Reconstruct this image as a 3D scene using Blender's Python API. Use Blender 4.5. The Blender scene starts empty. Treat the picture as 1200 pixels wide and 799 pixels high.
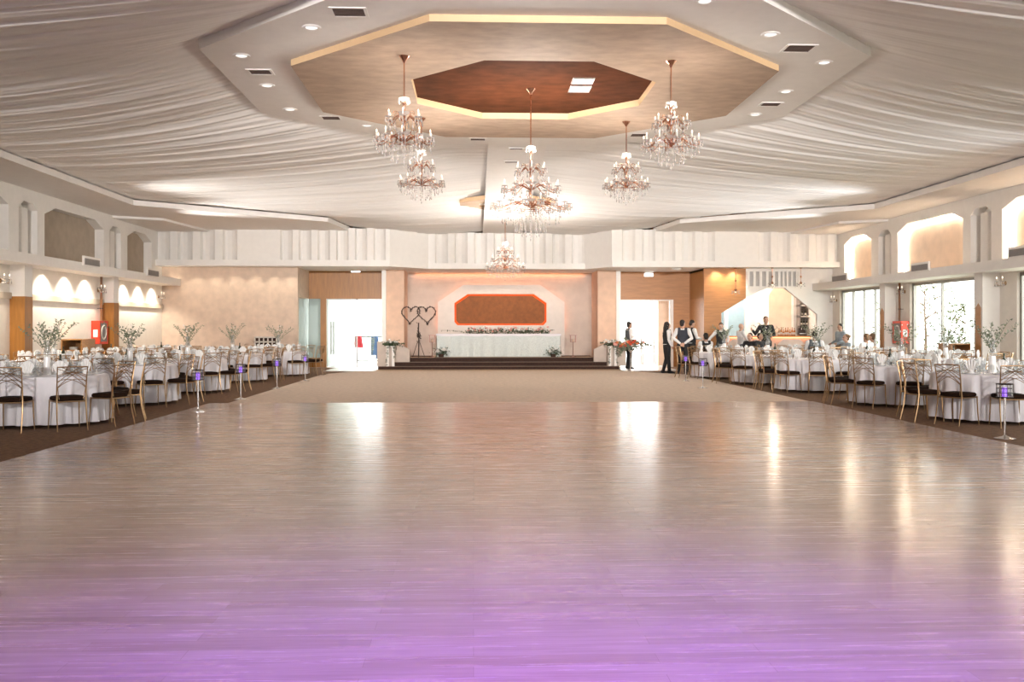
import bpy, bmesh, math, random
from mathutils import Vector, Matrix
random.seed(7)
PI = math.pi
scene = bpy.context.scene
C = scene.collection

# ------------------------------------------------------------------ camera geometry (1200x799 frame)
FPX = 1120.0
HCAM = 1.48
HORIZON = 385.0
YAW = 0.0402
_c, _s = math.cos(YAW), math.sin(YAW)


def ray(px, py):
    u = (px - 600.0) / FPX
    v = (HORIZON - py) / FPX
    return Vector((u * _c + _s, -u * _s + _c, v))


def at_z(px, py, z):
    d = ray(px, py)
    return Vector((0, 0, HCAM)) + d * ((z - HCAM) / d.z)


def at_Y(px, py, Y):
    d = ray(px, py)
    return Vector((0, 0, HCAM)) + d * (Y / d.y)


def at_X(px, py, X):
    d = ray(px, py)
    return Vector((0, 0, HCAM)) + d * (X / d.x)


def XY(px, Y):
    return at_Y(px, HORIZON, Y).x


cam_d = bpy.data.cameras.new('camera')
cam = bpy.data.objects.new('camera', cam_d)
C.objects.link(cam)
cam.location = (0, 0, HCAM)
cam.rotation_euler = (PI / 2, 0, -YAW)
cam_d.sensor_width = 36.0
cam_d.lens = 36.0 * FPX / 1200.0
cam_d.shift_y = -(399.5 - HORIZON) / 1200.0
cam_d.clip_start = 0.05
cam_d.clip_end = 300
scene.camera = cam

vs = scene.view_settings
vs.view_transform = 'Standard'
vs.look = 'None'
vs.gamma = 1.0
vs.use_curve_mapping = False
vs.exposure = 1.5


# ------------------------------------------------------------------ materials
def _bsdf(name):
    m = bpy.data.materials.new(name)
    m.use_nodes = True
    nt = m.node_tree
    b = nt.nodes['Principled BSDF']
    return m, nt, b


def mat(name, col, rough=0.5, metal=0.0, var=0.06, scale=6.0, bump=0.0, bscale=None, stretch=(1, 1, 1), coat=0.0, sheen=0.0, spec=None):
    """Procedural surface: a noise varies the colour a little and may bump the surface."""
    m, nt, b = _bsdf(name)
    N, L = nt.nodes, nt.links
    tc = N.new('ShaderNodeTexCoord')
    mp = N.new('ShaderNodeMapping')
    mp.inputs['Scale'].default_value = stretch
    L.new(tc.outputs['Object'], mp.inputs['Vector'])
    nz = N.new('ShaderNodeTexNoise')
    nz.inputs['Scale'].default_value = scale
    nz.inputs['Detail'].default_value = 4
    L.new(mp.outputs['Vector'], nz.inputs['Vector'])
    cr = N.new('ShaderNodeValToRGB')
    cr.color_ramp.elements[0].position = 0.3
    cr.color_ramp.elements[1].position = 0.7
    cr.color_ramp.elements[0].color = [max(0, x * (1 - var)) for x in col] + [1]
    cr.color_ramp.elements[1].color = [min(1, x * (1 + var)) for x in col] + [1]
    L.new(nz.outputs['Fac'], cr.inputs['Fac'])
    L.new(cr.outputs['Color'], b.inputs['Base Color'])
    b.inputs['Roughness'].default_value = rough
    b.inputs['Metallic'].default_value = metal
    if spec is not None:
        b.inputs['Specular IOR Level'].default_value = spec
    if coat:
        b.inputs['Coat Weight'].default_value = coat
    if sheen:
        b.inputs['Sheen Weight'].default_value = sheen
    if bump:
        nb = N.new('ShaderNodeTexNoise')
        nb.inputs['Scale'].default_value = bscale or scale * 4
        nb.inputs['Detail'].default_value = 5
        L.new(mp.outputs['Vector'], nb.inputs['Vector'])
        bp = N.new('ShaderNodeBump')
        bp.inputs['Strength'].default_value = bump
        bp.inputs['Distance'].default_value = 0.02
        L.new(nb.outputs['Fac'], bp.inputs['Height'])
        L.new(bp.outputs['Normal'], b.inputs['Normal'])
    return m


def emis(name, col, strength):
    m = bpy.data.materials.new(name)
    m.use_nodes = True
    nt = m.node_tree
    nt.nodes.remove(nt.nodes['Principled BSDF'])
    e = nt.nodes.new('ShaderNodeEmission')
    e.inputs['Color'].default_value = (*col, 1)
    e.inputs['Strength'].default_value = strength
    nt.links.new(e.outputs[0], nt.nodes['Material Output'].inputs['Surface'])
    return m


def glassy(name, tint=(1, 1, 1), clear=0.85, rough=0.02, body=None):
    """Thin clear glass: mostly see-through with a fresnel sheen; body adds a little diffuse colour."""
    m = bpy.data.materials.new(name)
    m.use_nodes = True
    nt = m.node_tree
    N, L = nt.nodes, nt.links
    N.remove(N['Principled BSDF'])
    tr = N.new('ShaderNodeBsdfTransparent')
    tr.inputs['Color'].default_value = (*tint, 1)
    gl = N.new('ShaderNodeBsdfGlossy')
    gl.inputs['Roughness'].default_value = rough
    lw = N.new('ShaderNodeLayerWeight')
    pw = N.new('ShaderNodeMath')
    pw.operation = 'POWER'
    pw.inputs[1].default_value = 4.0
    L.new(lw.outputs['Facing'], pw.inputs[0])
    ml = N.new('ShaderNodeMath')
    ml.operation = 'MULTIPLY_ADD'
    ml.inputs[1].default_value = 0.7
    ml.inputs[2].default_value = (1 - clear) * 0.3
    L.new(pw.outputs[0], ml.inputs[0])
    mx = N.new('ShaderNodeMixShader')
    L.new(ml.outputs[0], mx.inputs['Fac'])
    L.new(tr.outputs[0], mx.inputs[1])
    L.new(gl.outputs[0], mx.inputs[2])
    out = mx
    if body:
        df = N.new('ShaderNodeBsdfPrincipled')
        df.inputs['Base Color'].default_value = (*body[:3], 1)
        df.inputs['Roughness'].default_value = 0.1
        m2 = N.new('ShaderNodeMixShader')
        m2.inputs['Fac'].default_value = body[3]
        L.new(mx.outputs[0], m2.inputs[1])
        L.new(df.outputs[0], m2.inputs[2])
        out = m2
    L.new(out.outputs[0], N['Material Output'].inputs['Surface'])
    return m


def floor_planks():
    m, nt, b = _bsdf('plank floor')
    N, L = nt.nodes, nt.links
    tc = N.new('ShaderNodeTexCoord')
    br = N.new('ShaderNodeTexBrick')
    br.offset = 0.37
    br.inputs['Scale'].default_value = 1.0
    br.inputs['Brick Width'].default_value = 1.3
    br.inputs['Row Height'].default_value = 0.13
    br.inputs['Mortar Size'].default_value = 0.0015
    br.inputs['Mortar Smooth'].default_value = 0.2
    br.inputs['Color1'].default_value = (0.46, 0.315, 0.245, 1)
    br.inputs['Color2'].default_value = (0.59, 0.43, 0.345, 1)
    br.inputs['Mortar'].default_value = (0.36, 0.24, 0.185, 1)
    L.new(tc.outputs['Object'], br.inputs['Vector'])
    mp = N.new('ShaderNodeMapping')
    mp.inputs['Scale'].default_value = (0.55, 9.0, 1)
    L.new(tc.outputs['Object'], mp.inputs['Vector'])
    nz = N.new('ShaderNodeTexNoise')
    nz.inputs['Scale'].default_value = 2.2
    nz.inputs['Detail'].default_value = 6
    nz.inputs['Roughness'].default_value = 0.65
    L.new(mp.outputs['Vector'], nz.inputs['Vector'])
    cr = N.new('ShaderNodeValToRGB')
    cr.color_ramp.elements[0].position = 0.30
    cr.color_ramp.elements[0].color = (0.72, 0.68, 0.66, 1)
    cr.color_ramp.elements[1].position = 0.62
    cr.color_ramp.elements[1].color = (1.06, 1.05, 1.04, 1)
    L.new(nz.outputs['Fac'], cr.inputs['Fac'])
    mx = N.new('ShaderNodeMix')
    mx.data_type = 'RGBA'
    mx.blend_type = 'MULTIPLY'
    mx.inputs['Factor'].default_value = 1.0
    L.new(br.outputs['Color'], mx.inputs['A'])
    L.new(cr.outputs['Color'], mx.inputs['B'])
    L.new(mx.outputs['Result'], b.inputs['Base Color'])
    mr = N.new('ShaderNodeMapRange')
    mr.inputs['To Min'].default_value = 0.18
    mr.inputs['To Max'].default_value = 0.34
    L.new(nz.outputs['Fac'], mr.inputs['Value'])
    L.new(mr.outputs['Result'], b.inputs['Roughness'])
    bp = N.new('ShaderNodeBump')
    bp.inputs['Strength'].default_value = 0.07
    bp.inputs['Distance'].default_value = 0.01
    n2 = N.new('ShaderNodeTexNoise')
    n2.inputs['Scale'].default_value = 1.6
    n2.inputs['Detail'].default_value = 1.5
    L.new(mp.outputs['Vector'], n2.inputs['Vector'])
    L.new(n2.outputs['Fac'], bp.inputs['Height'])
    L.new(bp.outputs['Normal'], b.inputs['Normal'])
    b.inputs['Coat Weight'].default_value = 0.5
    b.inputs['Coat Roughness'].default_value = 0.16
    return m


M = {}
M['white'] = mat('white paint', (0.86, 0.83, 0.79), 0.6, var=0.02)
M['white2'] = mat('white ceiling paint', (0.87, 0.835, 0.80), 0.7, var=0.02)
M['drape'] = mat('white drape fabric', (0.86, 0.83, 0.80), 0.85, var=0.05, scale=1.2, stretch=(0.2, 3, 1), sheen=0.2)
M['tan'] = mat('tan plaster', (0.47, 0.345, 0.255), 0.75, var=0.13, scale=4.0, bump=0.1, stretch=(0.8, 1.3, 1))
M['glow_edge'] = mat('cream edge with led glow', (0.62, 0.43, 0.25), 0.6, var=0.03)  # warm led glow on the slab edges is mixed into this cream
M['brown_ceil'] = mat('brown plaster', (0.085, 0.026, 0.010), 0.9, spec=0.1, var=0.25, scale=4.0, bump=0.08, stretch=(0.8, 1.3, 1))
M['beige_panel'] = mat('beige niche plaster', (0.44, 0.365, 0.285), 0.8, var=0.08, scale=3)
M['peach_panel'] = mat('peach niche plaster', (0.78, 0.61, 0.48), 0.8, var=0.08, scale=3)
M['texwall'] = mat('rag rolled beige plaster', (0.66, 0.52, 0.41), 0.7, var=0.09, scale=4.5, bump=0.12)
M['stagewall'] = mat('grey pink plaster', (0.56, 0.475, 0.41), 0.75, var=0.07, scale=3.5, bump=0.1)
M['peach_tint'] = mat('led tinted plaster', (0.72, 0.50, 0.37), 0.75, var=0.08, scale=3.5, bump=0.1)  # peach led tint of the stage wings put into the colour
M['cream'] = mat('cream wall', (0.80, 0.745, 0.67), 0.6, var=0.03)
M['band'] = mat('beige band', (0.56, 0.47, 0.37), 0.6, var=0.03)
M['oak'] = mat('oak veneer', (0.36, 0.15, 0.026), 0.4, var=0.14, scale=3.0, stretch=(6, 6, 0.6))
M['oak2'] = mat('honey veneer', (0.46, 0.21, 0.072), 0.4, var=0.12, scale=3.0, stretch=(0.7, 6, 6))
M['darkwood'] = mat('dark wood', (0.22, 0.09, 0.03), 0.4, var=0.15, scale=3, stretch=(6, 6, 0.6))
M['carpet'] = mat('brown carpet', (0.20, 0.108, 0.054), 0.95, var=0.30, scale=14, bump=0.4, bscale=200)
M['carpet2'] = mat('sand carpet', (0.74, 0.62, 0.51), 0.95, var=0.12, scale=9, bump=0.3, bscale=200)
M['carpet3'] = mat('tan carpet border', (0.56, 0.405, 0.27), 0.95, var=0.08, scale=9, bump=0.3, bscale=200)
M['tile'] = mat('pale floor tile', (0.82, 0.80, 0.78), 0.25, var=0.03)
M['step'] = mat('dark brown step carpet', (0.042, 0.018, 0.011), 0.9, var=0.35, scale=18)
M['nosing'] = mat('step nosing', (0.24, 0.165, 0.12), 0.7)
M['planks'] = floor_planks()
M['gold'] = mat('champagne gold metal', (0.40, 0.255, 0.135), 0.32, metal=0.9, var=0.05)
M['rosegold'] = mat('rose gold metal', (0.74, 0.42, 0.30), 0.2, metal=1.0, var=0.03)
M['darkmetal'] = mat('dark metal', (0.06, 0.04, 0.035), 0.4, metal=0.6)
M['chrome'] = mat('brushed steel', (0.72, 0.70, 0.70), 0.18, metal=1.0, var=0.02)
M['alu'] = mat('grey aluminium', (0.30, 0.29, 0.27), 0.4, metal=0.6)
M['darkalu'] = mat('dark aluminium', (0.05, 0.05, 0.05), 0.5, metal=0.2)
M['panelgrey'] = mat('pale grey panel paint', (0.66, 0.605, 0.555), 0.7, var=0.03)
M['bronze'] = mat('bronze metal', (0.24, 0.11, 0.085), 0.4, metal=0.5)
M['seat'] = mat('dark brown seat fabric', (0.020, 0.009, 0.005), 0.9, var=0.2, scale=30, spec=0.1)
M['cloth'] = mat('white table linen', (0.80, 0.775, 0.80), 0.8, var=0.03, scale=5, sheen=0.2)
M['napkin'] = mat('white napkin', (0.86, 0.85, 0.83), 0.8, var=0.02)
M['china'] = mat('white china', (0.86, 0.86, 0.85), 0.12, var=0.01, coat=0.5)
M['glass'] = glassy('clear glass', (0.97, 0.98, 0.98), 0.72, 0.02, body=(0.85, 0.87, 0.88, 0.10))
M['pane'] = glassy('window glass', (0.97, 0.99, 0.98), 0.88, 0.01)
M['greenpane'] = glassy('green edge glass', (0.90, 0.97, 0.95), 0.8, 0.02, body=(0.75, 0.85, 0.82, 0.25))
M['crystal'] = glassy('crystal', (0.97, 0.95, 0.93), 0.5, 0.05, body=(0.93, 0.88, 0.84, 0.34))
M['bulb'] = emis('candle bulb', (1.0, 0.80, 0.58), 1.6)
M['candle'] = mat('ivory candle sleeve', (0.85, 0.78, 0.66), 0.5, var=0.02)
M['leaf'] = mat('eucalyptus leaf', (0.21, 0.245, 0.165), 0.6, var=0.35, scale=40)
M['leafdark'] = mat('dark green leaf', (0.05, 0.08, 0.035), 0.6, var=0.4, scale=30)
M['stem'] = mat('green brown stem', (0.16, 0.15, 0.09), 0.7)
M['blossom'] = mat('white blossom', (0.86, 0.82, 0.77), 0.7, var=0.06, scale=30)
M['red_bloom'] = mat('coral red bloom', (0.72, 0.10, 0.045), 0.7, var=0.2, scale=30)
M['orange_bloom'] = mat('orange bloom', (0.80, 0.30, 0.10), 0.7, var=0.2, scale=30)
M['pink_bloom'] = mat('pink bloom', (0.80, 0.42, 0.36), 0.7, var=0.15, scale=30)
M['twig'] = mat('dark twig', (0.05, 0.032, 0.025), 0.8, var=0.3, scale=30)
M['sequin'] = mat('pale sequin cloth', (0.60, 0.645, 0.615), 0.4, var=0.22, scale=45, bump=0.4, bscale=60)
M['red_box'] = mat('red enamel', (0.70, 0.055, 0.02), 0.35, var=0.06)
M['rust'] = mat('rust orange plaster', (0.23, 0.078, 0.02), 0.75, var=0.16, scale=8, bump=0.15)
M['led_red'] = emis('red led strip', (1.0, 0.07, 0.012), 0.75)
M['led_orange'] = emis('orange led strip', (1.0, 0.30, 0.12), 2.4)
M['led_warm'] = emis('warm led strip', (1.0, 0.86, 0.68), 15.0)
M['lamp_face'] = emis('lamp face', (1.0, 0.96, 0.9), 6.0)
M['lamp_soft'] = emis('soft lamp face', (1.0, 0.93, 0.86), 0.5)
M['violet'] = emis('violet candle light', (0.35, 0.12, 0.95), 0.45)
M['vent'] = mat('brown vent grille', (0.115, 0.07, 0.055), 0.5)
M['ventgrey'] = mat('grey vent grille', (0.25, 0.23, 0.22), 0.5)
M['sign'] = emis('lit exit sign', (1.0, 1.0, 0.97), 2.6)
M['green_ink'] = mat('green sign ink', (0.10, 0.42, 0.18), 0.6)
M['skin'] = mat('skin', (0.56, 0.33, 0.23), 0.55, var=0.06, scale=20)
M['shirt'] = mat('white shirt cotton', (0.82, 0.81, 0.80), 0.8, var=0.03)
M['black'] = mat('black cloth', (0.016, 0.016, 0.018), 0.8, var=0.2)
M['navy'] = mat('dark grey vest cloth', (0.04, 0.042, 0.055), 0.8, var=0.2)
M['greyvest'] = mat('grey vest cloth', (0.10, 0.115, 0.125), 0.8, var=0.2)
M['hair'] = mat('dark hair', (0.018, 0.011, 0.008), 0.6, var=0.3, scale=40)
M['hair_fair'] = mat('light brown hair', (0.22, 0.13, 0.07), 0.6, var=0.3, scale=40)
M['eye'] = mat('dark eye', (0.02, 0.015, 0.012), 0.2)
M['lip'] = mat('lip', (0.42, 0.17, 0.14), 0.5)
M['denim'] = mat('blue grey shirt', (0.32, 0.38, 0.42), 0.8)
M['amber'] = mat('amber bottle glass', (0.55, 0.20, 0.05), 0.12, var=0.15, coat=0.6)
M['greenbottle'] = mat('dark bottle glass', (0.035, 0.04, 0.022), 0.1, coat=0.6)
M['slate'] = mat('blue grey glass panel', (0.36, 0.50, 0.55), 0.15, var=0.05)
M['slatgrey'] = mat('grey recess', (0.50, 0.48, 0.46), 0.7)
M['bushleaf'] = mat('garden leaf', (0.05, 0.085, 0.03), 0.7, var=0.35, scale=12)
M['bark'] = mat('bark', (0.13, 0.09, 0.06), 0.9, var=0.2)
M['lawn'] = mat('garden ground', (0.50, 0.52, 0.42), 0.95, var=0.2)
M['pinkcloth'] = mat('coral red cloth', (0.40, 0.025, 0.035), 0.7)
M['bluecloth'] = mat('blue cloth', (0.06, 0.12, 0.24), 0.7)
M['box_wood'] = mat('varnished box wood', (0.40, 0.19, 0.06), 0.4, var=0.2, scale=8, stretch=(1, 1, 6))
M['paper'] = mat('white paper', (0.85, 0.85, 0.84), 0.7)
M['plaster_out'] = mat('lobby white', (0.86, 0.86, 0.85), 0.6, var=0.02)


# ------------------------------------------------------------------ mesh builder
class MB:
    def __init__(self):
        self.v, self.f, self.m = [], [], []

    def add(self, verts, faces, m=0):
        b = len(self.v)
        self.v += [tuple(p) for p in verts]
        self.f += [tuple(b + i for i in f) for f in faces]
        self.m += [m] * len(faces)
        return self

    def box(self, x0, y0, z0, x1, y1, z1, m=0):
        return self.add([(x0, y0, z0), (x1, y0, z0), (x1, y1, z0), (x0, y1, z0), (x0, y0, z1), (x1, y0, z1), (x1, y1, z1), (x0, y1, z1)],
                        [(0, 3, 2, 1), (4, 5, 6, 7), (0, 1, 5, 4), (1, 2, 6, 5), (2, 3, 7, 6), (3, 0, 4, 7)], m)

    def cbox(self, c, sx, sy, sz, rz=0.0, m=0):
        ca, sa = math.cos(rz), math.sin(rz)
        vs_ = []
        for z in (-sz / 2, sz / 2):
            for x, y in ((-sx / 2, -sy / 2), (sx / 2, -sy / 2), (sx / 2, sy / 2), (-sx / 2, sy / 2)):
                vs_.append((c[0] + x * ca - y * sa, c[1] + x * sa + y * ca, c[2] + z))
        return self.add(vs_, [(0, 3, 2, 1), (4, 5, 6, 7), (0, 1, 5, 4), (1, 2, 6, 5), (2, 3, 7, 6), (3, 0, 4, 7)], m)

    def extrude(self, poly, vec, m=0, cap0=True, cap1=True):
        """poly: 3-D points of a planar polygon; swept along vec."""
        n = len(poly)
        vec = Vector(vec)
        a = [Vector(p) for p in poly]
        b = [p + vec for p in a]
        fs = [(i, (i + 1) % n, n + (i + 1) % n, n + i) for i in range(n)]
        if cap0:
            fs.append(tuple(reversed(range(n))))
        if cap1:
            fs.append(tuple(range(n, 2 * n)))
        return self.add(a + b, fs, m)

    def tube(self, pts, r, n=8, m=0, caps=True):
        pts = [Vector(p) for p in pts]
        k = len(pts)
        rs = r if isinstance(r, (list, tuple)) else [r] * k
        rings = []
        ref = None
        for i, p in enumerate(pts):
            t = (pts[min(i + 1, k - 1)] - pts[max(i - 1, 0)])
            if t.length < 1e-9:
                t = Vector((0, 0, 1))
            t.normalize()
            if ref is None:
                ref = Vector((0, 0, 1)) if abs(t.z) < 0.9 else Vector((1, 0, 0))
            u = ref - t * ref.dot(t)
            if u.length < 1e-6:
                u = t.orthogonal()
            u.normalize()
            w = t.cross(u)
            ref = u
            rr = rs[i]
            rx, ry = rr if isinstance(rr, (list, tuple)) else (rr, rr)
            rings.append([p + u * (rx * math.cos(2 * PI * j / n)) + w * (ry * math.sin(2 * PI * j / n)) for j in range(n)])
        vs_ = [q for ring in rings for q in ring]
        fs = []
        for i in range(k - 1):
            for j in range(n):
                fs.append((i * n + j, i * n + (j + 1) % n, (i + 1) * n + (j + 1) % n, (i + 1) * n + j))
        if caps:
            fs.append(tuple(reversed(range(n))))
            fs.append(tuple((k - 1) * n + j for j in range(n)))
        return self.add(vs_, fs, m)

    def lathe(self, prof, o=(0, 0, 0), n=16, m=0, wave=None):
        """prof: (radius, z) from bottom to top round a vertical axis."""
        vs_, fs = [], []
        for r, z in prof:
            for j in range(n):
                a = 2 * PI * j / n
                rr = r if wave is None else r + wave(a, z)
                vs_.append((o[0] + rr * math.cos(a), o[1] + rr * math.sin(a), o[2] + z))
        k = len(prof)
        for i in range(k - 1):
            for j in range(n):
                fs.append((i * n + j, i * n + (j + 1) % n, (i + 1) * n + (j + 1) % n, (i + 1) * n + j))
        if prof[0][0] > 1e-6:
            fs.append(tuple(reversed(range(n))))
        if prof[-1][0] > 1e-6:
            fs.append(tuple((k - 1) * n + j for j in range(n)))
        return self.add(vs_, fs, m)

    def ball(self, c, rx, ry=None, rz=None, n=10, k=6, m=0):
        ry = rx if ry is None else ry
        rz = rx if rz is None else rz
        vs_ = [(c[0], c[1], c[2] - rz)]
        for i in range(1, k):
            t = PI * i / k
            for j in range(n):
                a = 2 * PI * j / n
                vs_.append((c[0] + rx * math.sin(t) * math.cos(a), c[1] + ry * math.sin(t) * math.sin(a), c[2] - rz * math.cos(t)))
        vs_.append((c[0], c[1], c[2] + rz))
        fs = [(0, 1 + (j + 1) % n, 1 + j) for j in range(n)]
        for i in range(k - 2):
            for j in range(n):
                a = 1 + i * n
                fs.append((a + j, a + (j + 1) % n, a + n + (j + 1) % n, a + n + j))
        e = len(vs_) - 1
        a = 1 + (k - 2) * n
        fs += [(a + j, a + (j + 1) % n, e) for j in range(n)]
        return self.add(vs_, fs, m)

    def leaf(self, p, d, w, l, m=0, up=None):
        p, d = Vector(p), Vector(d).normalized()
        s = d.cross(up or Vector((random.uniform(-1, 1), random.uniform(-1, 1), random.uniform(-1, 1))))
        if s.length < 1e-4:
            s = d.orthogonal()
        s.normalize()
        nrm = s.cross(d) * (w * 0.25)
        return self.add([p, p + d * l * 0.5 + s * w * 0.5 + nrm, p + d * l, p + d * l * 0.5 - s * w * 0.5 + nrm, p + d * l * 0.5],
                        [(0, 1, 4), (1, 2, 4), (2, 3, 4), (3, 0, 4)], m)

    def build(self, name, mats, parent=None, smooth=False, bevel=0.0, loc=None):
        me = bpy.data.meshes.new(name)
        me.from_pydata(self.v, [], self.f)
        if not isinstance(mats, (list, tuple)):
            mats = [mats]
        for x in mats:
            me.materials.append(x)
        if len(mats) > 1:
            me.polygons.foreach_set('material_index', self.m)
        me.validate()
        bm = bmesh.new()
        bm.from_mesh(me)
        bmesh.ops.recalc_face_normals(bm, faces=bm.faces)
        if bevel:
            bmesh.ops.bevel(bm, geom=[e for e in bm.edges if len(e.link_faces) == 2 and e.calc_face_angle(0) > 0.6], offset=bevel, segments=2, affect='EDGES', profile=0.5)
        bm.to_mesh(me)
        bm.free()
        if smooth:
            me.polygons.foreach_set('use_smooth', [True] * len(me.polygons))
            me.set_sharp_from_angle(angle=math.radians(40))
        me.update()
        o = bpy.data.objects.new(name, me)
        C.objects.link(o)
        if parent is not None:
            o.parent = parent
        if loc is not None:
            o.location = loc
        return o


def tag(o, label, cat, group=None):
    o['label'] = label
    o['category'] = cat
    if group:
        o['group'] = group
    return o


def thing(name, label, cat, loc=(0, 0, 0), rz=0.0, group=None):
    o = bpy.data.objects.new(name, None)
    o.empty_display_size = 0.1
    C.objects.link(o)
    o.location = loc
    o.rotation_euler = (0, 0, rz)
    return tag(o, label, cat, group)


def struct(o, label=None):
    o['kind'] = 'structure'
    if label:
        o['label'] = label
    return o


_KIDS = {}


def kids(o):
    return [x for x in C.objects if x.parent == o] if o.name not in _KIDS else _KIDS[o.name]


def freeze(o):
    """remember the children of a finished prototype, so copying it is quick"""
    ch = [x for x in C.objects if x.parent == o]
    _KIDS[o.name] = ch
    for c_ in ch:
        freeze(c_)
    return o


def dup(o, loc=None, rz=None, label=None, group=None, parent=None, scale=None):
    c_ = o.copy()
    C.objects.link(c_)
    if parent is not None:
        c_.parent = parent
    for ch in _KIDS.get(o.name, []):
        dup(ch, parent=c_)
    if loc is not None:
        c_.location = loc
    if rz is not None:
        c_.rotation_euler = (0, 0, rz)
    if scale is not None:
        c_.scale = (scale, scale, scale)
    if label:
        c_['label'] = label
    if group:
        c_['group'] = group
    return c_


class Stamp:
    """First call moves the prototype itself, later calls copy it."""

    def __init__(self, proto):
        self.p = freeze(proto)
        self.used = False

    def put(self, loc, rz=0.0, label=None, group=None, scale=None):
        if label in SKIP:
            return None
        if not self.used:
            self.used = True
            o = self.p
            o.location = loc
            o.rotation_euler = (0, 0, rz)
            if scale is not None:
                o.scale = (scale, scale, scale)
            if label:
                o['label'] = label
            if group:
                o['group'] = group
            return o
        return dup(self.p, loc, rz, label, group, scale=scale if scale is not None else 1.0)
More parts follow.
